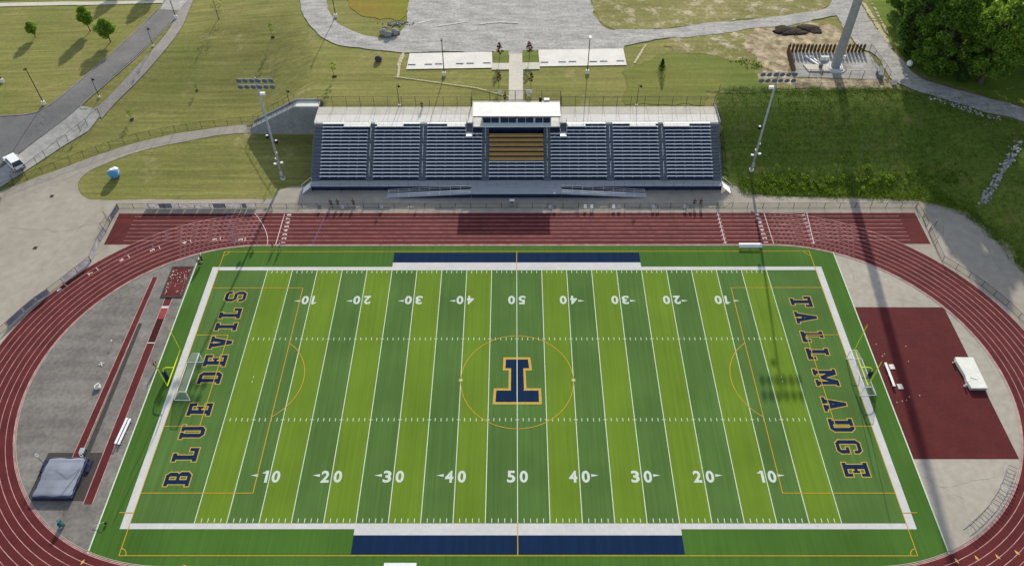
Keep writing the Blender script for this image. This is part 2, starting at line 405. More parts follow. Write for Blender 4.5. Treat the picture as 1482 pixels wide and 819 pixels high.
def kerb(name, pxs, w=.2, hh=.12, m='path'):
    pts = resample(GP(smooth_px(pxs)), 2.0); mb = MB(); n = len(pts); rows = []
    for i in range(n):
        d = (pts[min(n - 1, i + 1)] - pts[max(0, i - 1)]).normalized(); q = Vector((-d.y, d.x)) * w / 2
        for p in (pts[i] + q, pts[i] - q):
            z = hgt(pts[i].x, pts[i].y); rows.append((p.x, p.y, z - .1)); rows.append((p.x, p.y, z + hh))
    fs = []
    for i in range(n - 1):
        a = 4 * i; b = a + 4
        fs += [(a, b, b + 1, a + 1), (a + 1, b + 1, b + 3, a + 3), (a + 3, b + 3, b + 2, a + 2)]
    mb.add(rows, fs); return struct(mb.build(name, m))

# ------------------------------------------------------------------ ground sheet
def axis(core0, core1, step, far):
    a = []; x = core0
    while x <= core1 + 1e-6: a.append(x); x += step
    lo, hi, d = core0, core1, step
    while hi < far:
        d *= 1.5; hi += d; lo -= d; a.append(hi); a.insert(0, lo)
    return a
gx = axis(-114, 116, 1.0, 3000); gy = axis(38, 122, 1.0, 3000)
me = bpy.data.meshes.new('ground')
vs = [(x, y, hgt(x, y) - .05) for y in gy for x in gx]; nx = len(gx)
me.from_pydata(vs, [], [(j * nx + i, j * nx + i + 1, (j + 1) * nx + i + 1, (j + 1) * nx + i) for j in range(len(gy) - 1) for i in range(nx - 1)])
me.materials.append(M['lawn'])
for p in me.polygons: p.use_smooth = True
ground = bpy.data.objects.new('ground', me); COL.objects.link(ground); struct(ground)

# lower pavement round the stadium
pav_up = smooth_px([(-60, 296), (6, 275), (50, 258), (100, 240), (150, 222), (200, 206), (250, 195), (300, 187), (345, 181), (379, 178)])
pav_in = smooth_px([(378, 191), (340, 194), (300, 199), (250, 208), (200, 220), (150, 238), (127, 249), (115, 261), (112, 270), (117, 281), (128, 289)])
P = GP(pav_up) + GP(pav_in) + GP([(250, 289), (395, 288)]) + [(-48.6, 46.6), (-46, 48), (-43, 48.2), (-41, 52), (41, 52), (43, 48.2), (48, 48.0), (48.3, 45.6)] + GP(smooth_px([(1110, 285), (1200, 286), (1326, 291), (1374, 301), (1403, 311), (1434, 335), (1456, 352), (1476, 379), (1530, 470), (1600, 640)])) + [(130, -60), (-130, -60), (-130, 20)]
drape('pavement', rough(P, .12, 3, 1.0), 0.0, 'pave', 2.0)
# right-hand bank grass and dirt
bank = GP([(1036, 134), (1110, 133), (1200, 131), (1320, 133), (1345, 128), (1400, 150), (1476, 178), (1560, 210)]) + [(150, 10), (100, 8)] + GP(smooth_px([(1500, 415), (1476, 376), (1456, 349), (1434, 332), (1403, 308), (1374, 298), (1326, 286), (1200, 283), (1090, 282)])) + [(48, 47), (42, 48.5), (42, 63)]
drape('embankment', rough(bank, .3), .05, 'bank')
drape('lawn', rough(GP([(905, 100), (960, 78), (1040, 70), (1110, 108), (1110, 132), (1022, 133), (1016, 152), (905, 152)]), 0.90), .01, 'lawn_green', 2.5)
drape('lawn', rough(GP([(1256, -60), (1262, 10), (1290, 58), (1312, 90), (1345, 113), (1402, 131), (1478, 152), (1580, 175), (1700, -60)]), .5), .02, 'lawn_lush', 4)
drape('dirt', rough(GP(smooth_px([(960, 66), (1000, 48), (1060, 42), (1120, 35), (1190, 34), (1232, 60), (1250, 78), (1285, 118), (1330, 130), (1250, 131), (1150, 130), (1105, 122), (1092, 100), (1060, 88), (1020, 78), (985, 74), (960, 66)])), 1.00), .03, 'dirtgrass', 2.5)
drape('bare_soil', rough(GP(smooth_px([(1078, 62), (1100, 44), (1150, 38), (1195, 36), (1232, 60), (1250, 76), (1190, 84), (1140, 84), (1150, 120), (1120, 112), (1100, 90), (1078, 62)])), 1.00), .06, 'dirt', 2.5)
drape('soil_strip', rough(GP([(1150, 114), (1230, 113), (1290, 117), (1292, 129), (1150, 128)]), 0.35), .07, 'dirt', 2.5)
drape('meadow', rough(GP(smooth_px([(856, -90), (855, 0), (862, 25), (885, 43), (960, 42), (1050, 33), (1150, 22), (1198, 8), (1205, -90)])), 0.70), .02, 'dirtgrass', 4)
drape('marsh', rough(GP(smooth_px([(488, -80), (500, -10), (512, 12), (535, 26), (565, 28), (588, 18), (592, -80)])), 0.80), .03, 'marsh', 3)
drape('sidewalk', GP([(-60, 12), (6, 10), (100, 8), (236, 5), (237, 1), (100, 3), (6, 5), (-60, 7)]), .05, 'concrete', 3)
# gravel lot + drive
drive = smooth_px([(434, -80), (433, 0), (440, 25), (455, 45), (480, 62), (520, 71), (585, 76)]) + [(640, 76), (640, 52), (578, 52)] + smooth_px([(555, 56), (520, 49), (492, 37), (478, 20), (472, 0), (470, -80)])
drape('gravel_drive', rough(GP(drive), .3), .084, 'gravel', 2.5)
lot = [(585, 76), (700, 75.5), (713, 74.5), (737, 80.5), (757, 80.5), (780, 72.5), (904, 71.5), (905, 52), (890, 45), (872, 38), (860, 20), (855, -5), (853, -80), (595, -80), (592, 10), (588, 38), (578, 52)]
drape('gravel_lot', rough(GP(lot), .35), .080, 'gravel', 2.5)
right = smooth_px([(896, 72), (920, 62), (960, 57), (1000, 54), (1080, 43), (1150, 36), (1200, 25), (1216, 22)]) + [(1243, -10), (1243, -80), (1212, -80)] + smooth_px([(1207, 0), (1195, 12), (1150, 22), (1080, 29), (1000, 38), (960, 43), (888, 44)])
drape('gravel_drive', rough(GP(right), .35), .088, 'gravel', 2.5)
cpath = smooth_px([(1208, 18), (1236, 62), (1268, 80), (1290, 112), (1315, 127), (1360, 143), (1420, 161), (1476, 174), (1580, 210)]) + smooth_px([(1580, 180), (1476, 155), (1400, 134), (1340, 116), (1308, 92), (1280, 58), (1252, 20), (1242, -10)])
drape('gravel_path', rough(GP(cpath), .35), .094, 'gravel', 2.5)
# asphalt road on the left
road = smooth_px([(252, -40), (232, 10), (200, 42), (150, 88), (100, 130), (72, 152), (48, 164), (10, 168), (-60, 169)]) + smooth_px([(-60, 290), (-10, 250), (12, 234), (60, 198), (95, 172), (117, 153), (160, 114), (200, 79), (245, 34), (266, 10), (290, -40)])
drape('road', GP(road), .04, 'asphalt', 2.0)
drape('road_crossing', GP([(240, 0), (276, 1), (263, 16), (232, 14)]), .055, 'asphalt_pale', 2.0)
drape('driveway_apron', GP([(117, 154), (138, 157), (150, 163), (128, 190), (90, 213), (45, 243), (0, 272), (-60, 300), (-60, 291), (-10, 252), (12, 236), (60, 199), (95, 173)]), .07, 'asphalt_pale', 1.5)
drape('footpath', GP(smooth_px([(284, -10), (272, 20), (262, 42), (240, 72), (205, 112), (165, 152), (148, 172)]) + smooth_px([(134, 158), (150, 148), (190, 106), (225, 68), (246, 42), (254, 24), (268, 5)])), .075, 'path', 1.5)
drape('car_park', GP([(-60, -30), (-60, 2), (6, 1), (140, -3), (140, -30)]), .04, 'asphalt', 4)
kerb('kerb', [(230, 12), (200, 42), (150, 88), (100, 130), (72, 152), (48, 164), (10, 168), (-40, 169)])
kerb('kerb', [(266, 8), (245, 36), (200, 81), (160, 116), (117, 154), (127, 158)])
# parking pads and entrance walk (on the plateau)
def pad(name, px, dz, m): return drape(name, GP(px), dz, m, 4)
pad('parking_bay', [(593, 78), (712, 76), (713, 99), (588, 101)], .10, 'concrete_white')
pad('parking_bay', [(779, 73), (902, 71), (907, 95), (781, 97)], .10, 'concrete_white')
pad('entrance_walk', [(737, 79), (757, 79), (757, 148), (736, 148)], .11, 'concrete')
pad('cross_walk', [(712, 92), (737, 91.5), (737, 101.5), (711.5, 102)], .115, 'concrete')
pad('cross_walk', [(757, 91.5), (780, 91), (781.5, 101), (757, 101.5)], .115, 'concrete')
pad('grass_island', [(714, 77), (720, 74), (736, 74), (736, 92), (713.5, 92)], .125, 'lawn_green')
pad('grass_island', [(756, 74), (770, 72.5), (777, 75), (779.5, 91), (756, 91.5)], .125, 'lawn_green')
# dry soil traces of cable trenches in the lawn
tr = FB()
tp_ = FB()
def trace(a, b, n, w, seed, dz=.03, tr=tr):
    g = random.Random(seed); A, B = G(*a), G(*b)
    for i in range(n):
        t = (i + g.random()) / n; p = A.lerp(B, t); L_ = g.uniform(.3, 1.3); d = (B - A).normalized(); q = Vector((-d.y, d.x, 0))
        pts = []
        for k in range(9):
            an = 2 * math.pi * k / 9; r = g.uniform(.6, 1.2)
            c = p + d * math.cos(an) * L_ * r + q * (math.sin(an) * w * r + g.uniform(-.03, .03)); pts.append((c.x, c.y, hgt(c.x, c.y) + dz + .0005 * i + .02 * (seed % 5)))
        tr.poly(pts)
trace((583, 80), (577, 95), 16, .5, 1); trace((578, 95), (576, 112), 12, .3, 2); trace((576, 112), (690, 128), 30, .16, 3); trace((690, 128), (735, 140), 10, .16, 4)
trace((934, 66), (918, 92), 12, .3, 5); trace((1250, 5), (1290, 70), 26, .6, 6); trace((1262, 5), (1285, 50), 12, .4, 7)
for _k, (_a, _b) in enumerate((((606, 34), (624, 30)), ((638, 38), (672, 33)), ((692, 36), (722, 33)), ((722, 33), (748, 34)))): trace(_a, _b, 7, .35, 20 + _k, .12, tp_)
trace((1330, 118), (1470, 168), 5, .3, 8)
struct(tr.build('soil_trace', 'dry')); struct(tp_.build('gravel_patches', 'pale_gravel'))
ck = FB()
def crack(pxs, w, dz, m=ck, jit=.25, seed=1):
    g = random.Random(seed); P_ = resample(GP(pxs), 1.0); n = len(P_)
    P_ = [p + Vector((g.gauss(0, jit * .6), g.gauss(0, jit * .6))) * (0 if i in (0, n - 1) else 1) for i, p in enumerate(P_)]
    for a, b in zip(P_, P_[1:]):
        d = (b - a).normalized(); q = Vector((-d.y, d.x)) * w * .42 * g.uniform(.5, 1.3); zz = lambda p: hgt(p.x, p.y) + dz
        m.poly([(*(a + q), zz(a)), (*(a - q), zz(a)), (*(b - q), zz(b)), (*(b + q), zz(b))])
crack([(300, 262), (200, 318), (120, 385), (30, 458)], .07, .012, jit=.06); crack([(150, 300), (95, 350), (60, 392)], .05, .013, jit=.3, seed=2)
crack([(118, 250), (60, 275), (20, 300)], .05, .014, seed=3); crack([(12, 330), (90, 335), (160, 318)], .05, .015, seed=4)
crack([(1360, 306), (1366, 340), (1392, 392)], .05, .012, seed=5); crack([(1420, 330), (1440, 380), (1470, 420)], .05, .013, seed=6)
for k, px in enumerate((180, 215, 250, 290, 330, 370)): crack([(px, 292), (px - 3, 300)], .06, .013, jit=0, seed=k)
for k, px in enumerate((1100, 1140, 1180, 1220, 1260, 1300)): crack([(px, 288), (px + 2, 297)], .06, .013, jit=0, seed=k)
for k, (a, b) in enumerate((((340, 182), (338, 193)), ((318, 185), (315, 197)), ((296, 188), (292, 200)), ((272, 192), (268, 204)), ((250, 196), (244, 209)), ((226, 201), (218, 215)), ((203, 206), (193, 222)), ((181, 213), (170, 230)), ((160, 220), (146, 239)))): crack([a, b], .06, .013, jit=0, seed=k)
crack([(70, 205), (100, 196), (128, 176)], .06, .09, jit=.3, seed=8); crack([(30, 240), (60, 226), (84, 200)], .05, .091, jit=.3, seed=9); crack([(95, 180), (110, 192)], .05, .092, seed=10)
struct(ck.build('pavement_cracks', 'crack'))
ci = FB()
for k, l in enumerate((((1245, 395), (1275, 425), (1330, 440)), ((1225, 375), (1238, 410)), ((1335, 690), (1390, 720), (1405, 760)), ((1360, 705), (1440, 690)), ((1400, 470), (1440, 540)), ((40, 560), (90, 520), (150, 500)), ((30, 640), (80, 610), (120, 600)), ((150, 720), (128, 760)))): crack(l, .05, .0125, ci, .3, 30 + k)
struct(ci.build('infield_cracks', 'crack'))

# ------------------------------------------------------------------ stadium: track, infield, turf
RI, LW, NL, CX = 31.2, 1.1, 8, 48.0
RO = RI + LW * NL
def oval(r, n=64):
    pts = []
    for i in range(n + 1):
        a = -math.pi / 2 + math.pi * i / n; pts.append((CX + r * math.cos(a), r * math.sin(a)))
    for i in range(n + 1):
        a = math.pi / 2 + math.pi * i / n; pts.append((-CX + r * math.cos(a), r * math.sin(a)))
    return pts
def arc(cx, cy, r, a0, a1, n=32): return [(cx + r * math.cos(R(a0 + (a1 - a0) * i / n)), cy + r * math.sin(R(a0 + (a1 - a0) * i / n))) for i in range(n + 1)]
TX = 59.2; ta = math.degrees(math.acos((TX - CX) / RI))
fb = FB(); fb.poly(arc(CX, 0, RI - .05, -ta, ta, 48), .01); struct(fb.build('infield_right', 'infield_right'))
fb = FB(); fb.poly(arc(-CX, 0, RI - .05, 180 - ta, 180 + ta, 48), .01); struct(fb.build('infield_left', 'infield_left'))
fb = FB(); fb.poly(arc(CX, 0, RI - .05, -90, -ta, 12) + arc(CX, 0, RI - .05, ta, 90, 12) + arc(-CX, 0, RI - .05, 90, 180 - ta, 12) + arc(-CX, 0, RI - .05, 180 + ta, 270, 12), .02)
struct(fb.build('turf', 'turf_out'))
fb = FB(); i_, o_ = oval(RI), oval(RO); n = len(i_)
fb.add([(x, y, .02) for x, y in i_] + [(x, y, .02) for x, y in o_], [(i, n + i, n + (i + 1) % n, (i + 1) % n) for i in range(n)])
struct(fb.build('track', 'track'))
fb = FB(); fb.rect(-78.2, 78.2, RI + .02, RO - .02, .012); struct(fb.build('track_chute', 'track'))
fb = FB()
fb.ring(oval(RI - .18), .12, .05, True)
for i in range(NL + 1): fb.ring(oval(RI + LW * i), .085 if 0 < i < NL else .1, .026, True)
struct(fb.build('track_lane_lines', 'trackline'))
mb = MB()
for s in (1,):
    pts = oval(RI - .32); n = len(pts)
    pin = oval(RI - .42)
    v = [(x, y, 0) for x, y in pts] + [(x, y, .06) for x, y in pts] + [(x, y, .06) for x, y in pin] + [(x, y, 0) for x, y in pin]
    mb.add(v, [(k * n + i, k * n + (i + 1) % n, (k + 1) * n + (i + 1) % n, (k + 1) * n + i) for k in range(3) for i in range(n)])
struct(mb.build('track_kerb', 'infield_right'))
fb = FB()
for i in range(NL + 1):
    y = RI + LW * i
    x1 = 74.8 if 0 < i < NL else 78
    for s in (-1, 1): fb.line((s * x1, min(y, RO - .08)), (s * CX, min(y, RO - .08)), .075, .019 if i in (0, NL) else .030)
struct(fb.build('chute_lane_lines', 'trackline'))
fb = FB()
for s in (-1, 1):                      # relay zone dashes on the bends
    for i in range(NL):
        r = RI + LW * (i + .5); a = 62 + i * .4
        while a < 88:
            A = a if s > 0 else 180 - a; B = a + .55 if s > 0 else 180 - a - .55
            fb.line((s * CX + r * math.cos(R(A)), r * math.sin(R(A))), (s * CX + r * math.cos(R(B)), r * math.sin(R(B))), .09, .029); a += 1.5
struct(fb.build('track_exchange_marks', 'trackline'))
fb = FB()
fb.line((-45.6, RI + .05), (-45.6, RO - .05), .14, .034)
pts = [(-47.2 - 4.3 * (t ** 1.6), RI + .1 + 8.6 * t) for t in [k / 14 for k in range(15)]]; fb.ring(pts, .11, .034)
for x in (39.5, 48.6, 56.2): fb.line((x, RI + .1), (x + (0 if x < 50 else .8), RO - .1), .12, .034)
for i in range(NL):
    for x in (39.5, 56.2): fb.line((x - .35, RI + LW * (i + .3)), (x + .35, RI + LW * (i + .5)), .16, .036)
for k, ang in enumerate((96.5, 104.5, 113.5, 122.5, 131, 139.5, 148)):   # staggered starts on the left bend
    i = k + 1; a = R(ang); r0 = RI + LW * i; c, s_ = math.cos(a), math.sin(a)
    fb.line((-CX + (r0 + .1) * c, (r0 + .1) * s_), (-CX + (r0 + LW - .1) * c, (r0 + LW - .1) * s_), .12, .034)
struct(fb.build('track_start_lines', 'trackwhite'))
fb = FB()
for i in range(NL):
    x = -53.5 - .55 * i + .5 * (i % 2); y = RI + LW * (i + .1)
    fb.line((x, y), (x + .1, y + .9), .16, .033)
    fb.line((-38.6 + .15 * i, RI + LW * (i + .15)), (-38.5 + .15 * i, RI + LW * (i + .85)), .13, .033)
for a, r in ((128, RO - 1.6), (131, RO - .7), (124, RO - 2.4), (119.5, RO - .6), (116, RO - 2.7)):
    fb.line((-CX + r * math.cos(R(a)), r * math.sin(R(a))), (-CX + (r - .9) * math.cos(R(a)), (r - .9) * math.sin(R(a))), .16, .033)
struct(fb.build('track_hurdle_marks', 'trackblue'))
fb = FB()
for k, (px, py) in enumerate(((1385, 811), (1414, 807), (1444, 805), (1472, 799), (120, 813))):
    p = at(px, py); a = math.atan2(p.y, p.x - (CX if px > 700 else -CX)); r = Vector((math.cos(a), math.sin(a))); t = Vector((-r.y, r.x)); q = Vector((p.x, p.y))
    fb.poly([q + r * .45, q - t * .25, q - r * .45, q + t * .12], .033)
struct(fb.build('track_hurdle_marks_yellow', 'trackyellow'))

def text_mesh(s, hh, bold=.0, wid=None):
    c = bpy.data.curves.new('t', 'FONT'); c.body = s; c.size = 1; c.offset = bold; c.resolution_u = 4
    o = bpy.data.objects.new('t', c); COL.objects.link(o); dg = bpy.context.evaluated_depsgraph_get(); dg.update()
    me = o.evaluated_get(dg).to_mesh(); vs = [v.co.copy() for v in me.vertices]; fs = [tuple(p.vertices) for p in me.polygons]
    o.to_mesh_clear(); bpy.data.objects.remove(o); bpy.data.curves.remove(c)
    x0, x1 = min(v.x for v in vs), max(v.x for v in vs); y0, y1 = min(v.y for v in vs), max(v.y for v in vs)
    k = hh / (y1 - y0); kx = k if wid is None else wid / (x1 - x0)
    return [((v.x - (x0 + x1) / 2) * kx, (v.y - (y0 + y1) / 2) * k) for v in vs], fs
GL = {}
def glyph(mb, ch, hh, cx, cy, ang, z, bold=.03, wid=None):
    key = (ch, hh, bold, wid)
    if key not in GL: GL[key] = text_mesh(ch, hh, bold, wid)
    vs, fs = GL[key]; c, s = math.cos(ang), math.sin(ang)
    mb.add([(cx + x * c - y * s, cy + x * s + y * c, z) for x, y in vs], fs)
fb = FB()
for i in range(NL):
    glyph(fb, str(i + 1), .85, -44.3 - .05 * i, RI + LW * (i + .5), R(90), .033, .035)
    glyph(fb, str(i + 1), .85, 47.2, RI + LW * (i + .5), R(90), .033, .035)
for k, ang in enumerate((98, 106.3, 115.4, 124.6, 133.2, 141.6, 150)):
    i = k + 1; a = R(ang); r = RI + LW * (i + .5)
    glyph(fb, str(i + 1), .85, -CX + r * math.cos(a), r * math.sin(a), a, .033, .035)
struct(fb.build('track_lane_numbers', 'trackwhite'))

# stripes
GLX, EZ, SY = 50 * YD, 60 * YD, 80 / 3 * YD
SYF, SYN = 24.5, -24.6
fd, fl = FB(), FB()
for k in range(-10, 10):
    a = abs(k + .5); dark = int(a // 1) % 2 == 0
    (fd if dark else fl).rect(k * 5 * YD, (k + 1) * 5 * YD, SYN, SYF, .024)
for s in (-1, 1): fd.rect(min(s * GLX, s * EZ), max(s * GLX, s * EZ), SYN, SYF, .023)
struct(fd.build('turf_dark_stripes', 'turf_dark')); struct(fl.build('turf_light_stripes', 'turf_light'))
fb = FB(); BW = 1.15
fb.rect(-EZ - BW, EZ + BW, SYF, SYF + .85, .028); fb.rect(-EZ - BW, EZ + BW, SYN - .85, SYN, .028)
fb.rect(-EZ - BW, -EZ, SYN, SYF, .028); fb.rect(EZ, EZ + BW, SYN, SYF, .028)
fb.rect(-22.9, 22.9, SYF + .85, SYF + 1.95, .028); fb.rect(-22.95, 22.95, SYN - 1.75, SYN - .85, .028)
struct(fb.build('turf_white_border', 'turf_white'))
fb = FB(); fb.rect(-22.9, 22.9, SYF + 1.95, 29.0, .028); fb.rect(-22.95, 22.95, -29.1, SYN - 1.75, .028)
struct(fb.build('turf_team_boxes', 'turf_navy'))
fb = FB()
for s in (-1, 1): fb.line((s * TX, -29.0), (s * TX, 29.0), .2, .06)
struct(fb.build('turf_edge_line', 'turf_line'))
lw = .125
fb = FB()
for k in range(-10, 11): fb.line((k * 5 * YD, SYN), (k * 5 * YD, SYF), lw, .040)
HY = 8.5, -7.5
for k in range(-50, 51):
    x = k * YD
    if k % 5:
        for y in (HY[0], HY[1]): fb.line((x, y - .3), (x, y + .3), .11, .040)
        fb.line((x, SYN + .12), (x, SYN + .75), .11, .040); fb.line((x, SYF - .12), (x, SYF - .75), .11, .040)
    elif abs(k) < 50:
        for y in HY: fb.line((x - .3, y), (x + .3, y), .11, .043)
for s in (-1, 1):
    for dy in (-.45, .45): fb.line((s * 47 * YD, dy - .3 + .3), (s * 47 * YD, dy + .3), .11, .040)
    for d in (45, -45, 0): fb.line((s * 9.15 + .35 * math.cos(R(d)), .35 * math.sin(R(d))), (s * 9.15 - .35 * math.cos(R(d)), -.35 * math.sin(R(d))), .1, .0440 + .001 * (d + 50) / 50)
struct(fb.build('turf_yard_lines', 'turf_line'))
fb = FB()
for k in range(1, 10):
    v = 50 - abs(50 - k * 10); x = (k - 5) * 10 * YD
    for y, rot, sg in ((-17.3, 0, 1), (17.25, math.pi, -1)):
        d0, d1 = str(v)[0], '0'
        for ch, off in ((d0, -.93), (d1, .93)):
            if ch == '1':
                for q in ([(-.02, -.97), (.40, -.97), (.40, .97), (.02, .97)], [(-.50, .52), (-.02, .50), (.02, .97), (-.08, .97), (-.22, .72), (-.50, .66)]):
                    fb.poly([(x + sg * (off + .28 + a), y + sg * b) for a, b in q], .036 + (.0005 if len(q) == 6 else 0))
                continue
            glyph(fb, ch, 1.95, x + sg * off, y, rot, .036, 0.032 if ch != '1' else .015, 1.22 if ch != '1' else None)
        if v < 50:
            side = 1 if x > 0 else -1; bx_ = x + side * 1.75
            fb.poly([(bx_, y + .42 * sg), (bx_, y - .02 * sg), (bx_ + side * 1.1, y + .2 * sg)], .036)
struct(fb.build('turf_yard_numbers', 'turf_num'))
fb = FB(); yw = .12
def yl(a, b, z=.047): fb.line(a, b, yw, z)
TL = 29.3
yl((-EZ, TL), (EZ, TL)); yl((-EZ, -TL), (EZ, -TL)); yl((-EZ + .07, -TL), (-EZ + .07, TL), .049); yl((EZ - .07, -TL), (EZ - .07, TL), .049)
for a, b in (((0, SYF), (0, TL)), ((0, -TL), (0, SYN))): yl(a, b, .049)
fb.ring(arc(0, 0, 9.15, 0, 360, 96)[:-1], yw, .045, True)
for s in (-1, 1):
    yl((s * 38.45, -19.95), (s * 38.45, 20.15), .051); yl((s * 38.4, 20.15), (s * EZ, 20.15)); yl((s * 38.4, -19.95), (s * EZ, -19.95))
    yl((s * 49.25, -8.7), (s * 49.25, 9.35), .051); yl((s * 49.2, 9.35), (s * EZ, 9.35)); yl((s * 49.2, -8.7), (s * EZ, -8.7))
    yl((s * EZ, -23.0), (s * (EZ + 2.0), -23.0), .053)
    c = s * (EZ - 11.0)
    an = math.degrees(math.acos(5.4 / 9.15)); fb.ring([(c - s * 9.15 * math.cos(R(t)), .3 + 7.3 / 7.39 * 9.15 * math.sin(R(t))) for t in [-an + 2 * an * i / 30 for i in range(31)]], yw, .045)
    for t in (-1, 1):
        fb.ring([(s * (EZ - math.cos(R(q)) * 1.0), t * (TL - math.sin(R(q)) * 1.0)) for q in range(0, 91, 10)], yw, .045)
struct(fb.build('turf_soccer_lines', 'turf_yellow'))

# end-zone lettering: block slab letters from convex pieces
def q4(x0, x1, y0, y1): return [(x0, y0), (x1, y0), (x1, y1), (x0, y1)]
LET = {
 'I': [q4(.9, 1.7, 0, 4), q4(.4, 2.2, 0, .7), q4(.4, 2.2, 3.3, 4)],
 'L': [q4(.35, 1.15, 0, 4), q4(0, 1.5, 3.35, 4), q4(0, 2.5, 0, .7), q4(1.9, 2.5, 0, 1.45)],
 'E': [q4(.35, 1.15, 0, 4), q4(0, 2.5, 0, .65), q4(1.95, 2.5, 0, 1.3), q4(0, 2.5, 3.35, 4), q4(1.95, 2.5, 2.7, 4), q4(1, 1.8, 1.75, 2.25), q4(1.45, 1.85, 1.45, 2.55)],
 'T': [q4(.9, 1.7, 0, 4), q4(.45, 2.15, 0, .65), q4(0, 2.6, 3.35, 4), q4(0, .55, 2.65, 4), q4(2.05, 2.6, 2.65, 4)],
 'U': [q4(.25, 1.0, .8, 4), q4(1.6, 2.35, .8, 4), q4(-.05, 1.2, 3.45, 4), q4(1.4, 2.65, 3.45, 4), q4(.75, 1.85, 0, .7), [(.25, .55), (.8, 0), (1.05, .4), (1.0, .95), (.25, .95)], [(2.35, .55), (1.8, 0), (1.55, .4), (1.6, .95), (2.35, .95)]],
 'D': [q4(.35, 1.1, 0, 4), q4(0, 1.95, 3.35, 4), q4(0, 1.95, 0, .65), q4(1.75, 2.5, .6, 3.4), [(1.7, 4), (1.95, 4), (2.5, 3.4), (1.75, 3.2)], [(1.7, 0), (1.95, 0), (2.5, .6), (1.75, .8)]],
 'B': [q4(.35, 1.1, 0, 4), q4(0, 1.95, 3.4, 4), q4(0, 2.0, 0, .6), q4(.5, 2.1, 1.75, 2.3), q4(1.7, 2.4, 2.3, 3.45), q4(1.75, 2.5, .55, 1.75), [(1.7, 4), (1.9, 4), (2.4, 3.45), (1.7, 3.3)], [(1.7, 0), (2.0, 0), (2.5, .55), (1.75, .7)], [(1.7, 1.9), (2.1, 2.0), (2.4, 2.35), (1.7, 2.5)], [(1.75, 2.1), (2.1, 2.05), (2.5, 1.7), (1.75, 1.6)]],
 'V': [[(.1, 4), (.95, 4), (1.65, 0), (.95, 0)], [(2.5, 4), (1.65, 4), (.95, 0), (1.65, 0)], q4(-.15, 1.25, 3.45, 4), q4(1.35, 2.75, 3.45, 4)],
 'S': [q4(.5, 2, 3.4, 4), q4(.5, 2.05, 1.7, 2.3), q4(.5, 2, 0, .6), q4(0, .7, 2.4, 3.45), q4(1.8, 2.5, .55, 1.65), q4(1.95, 2.5, 2.75, 3.45), q4(0, .55, .55, 1.25), [(0, 3.4), (.7, 3.3), (.8, 4), (.5, 4)], [(2, 4), (2.5, 3.4), (1.95, 3.3), (1.8, 4)], [(0, 2.45), (.7, 2.5), (.8, 1.7), (.55, 1.7)], [(1.7, 2.3), (2.0, 2.3), (2.5, 1.6), (1.8, 1.5)], [(1.8, .7), (2.5, .6), (2, 0), (1.7, 0)], [(0, .6), (.55, .7), (.8, 0), (.5, 0)]],
 'A': [[(.15, 0), (1.0, 0), (1.6, 4), (1.0, 4)], [(2.45, 0), (1.6, 0), (1.0, 4), (1.6, 4)], q4(.6, 2.0, 1.15, 1.65), q4(-.15, 1.2, 0, .55), q4(1.4, 2.75, 0, .55)],
 'M': [q4(.2, .9, 0, 4), q4(2.5, 3.2, 0, 4), [(.2, 4), (1.1, 4), (2.0, 1.1), (1.4, 1.1)], [(3.2, 4), (2.3, 4), (1.4, 1.1), (2.0, 1.1)], q4(-.1, 1.25, 0, .55), q4(2.15, 3.5, 0, .55), q4(-.1, .9, 3.45, 4), q4(2.5, 3.5, 3.45, 4)],
 'G': [q4(0, .72, .6, 3.4), q4(.5, 2, 3.4, 4), q4(.5, 2, 0, .6), [(0, 3.4), (.72, 3.2), (.8, 4), (.55, 4)], [(0, .6), (.72, .8), (.8, 0), (.55, 0)], q4(1.8, 2.5, .55, 1.9), q4(1.3, 2.5, 1.5, 2.0), q4(1.95, 2.5, 2.75, 3.45), [(2, 4), (2.5, 3.4), (1.95, 3.2), (1.8, 4)], [(1.8, .8), (2.5, .6), (2, 0), (1.7, 0)]],
}
def expand(poly, d):
    A = sum(poly[i][0] * poly[(i + 1) % len(poly)][1] - poly[(i + 1) % len(poly)][0] * poly[i][1] for i in range(len(poly)))
    P_ = [Vector(p) for p in (poly if A > 0 else poly[::-1])]; n = len(P_); out = []
    for i in range(n):
        a, b, c = P_[i - 1], P_[i], P_[(i + 1) % n]
        d1, d2 = (b - a).normalized(), (c - b).normalized(); n1, n2 = Vector((d1.y, -d1.x)), Vector((d2.y, -d2.x))
        m = (n1 + n2); m = m / max(.35, m.length_squared / 2); out.append(b + m * d)
    return out
fg, fn = FB(), FB()
def letter(ch, cx, cy, ang, s=.93):
    w = max(p[0] for q in LET[ch] for p in q) + min(p[0] for q in LET[ch] for p in q)
    c, sn = math.cos(ang), math.sin(ang)
    def tr_(p, ): 
        x, y = (p[0] - w / 2) * s, (p[1] - 2) * s; return (cx + x * c - y * sn, cy + x * sn + y * c)
    for i, q in enumerate(LET[ch]):
        fg.poly([tr_(p) for p in expand(q, .15)], .0285 + .0002 * i); fn.poly([tr_(p) for p in q], .0325 + .0002 * i)
for ch, y in zip('BLUEDEVILS', (-17.7, -13.65, -9.7, -5.6, .45, 3.95, 7.75, 11.2, 14.2, 18.1)): letter(ch, -50.05, y, R(90))
for ch, y in zip('TALLMADGE', (16.8, 13.2, 8.95, 5.3, .5, -4.65, -8.5, -12.3, -16.15)): letter(ch, 50.2, y, R(-90))
T = [[(-2.25, 4.6), (2.2, 4.6), (2.45, 1.95), (-2.35, 1.95)], [(-1.35, 4.0), (1.35, 4.0), (1.5, -2.3), (-1.4, -2.3)], [(-3.75, -1.6), (3.85, -1.6), (3.9, -4.65), (-3.9, -4.65)]]
for i, q in enumerate(T): fg.poly(q, .0285 + .0002 * i); fn.poly([tuple(p) for p in expand(q, -.42 if i != 1 else -.38)], .0325 + .0002 * i)
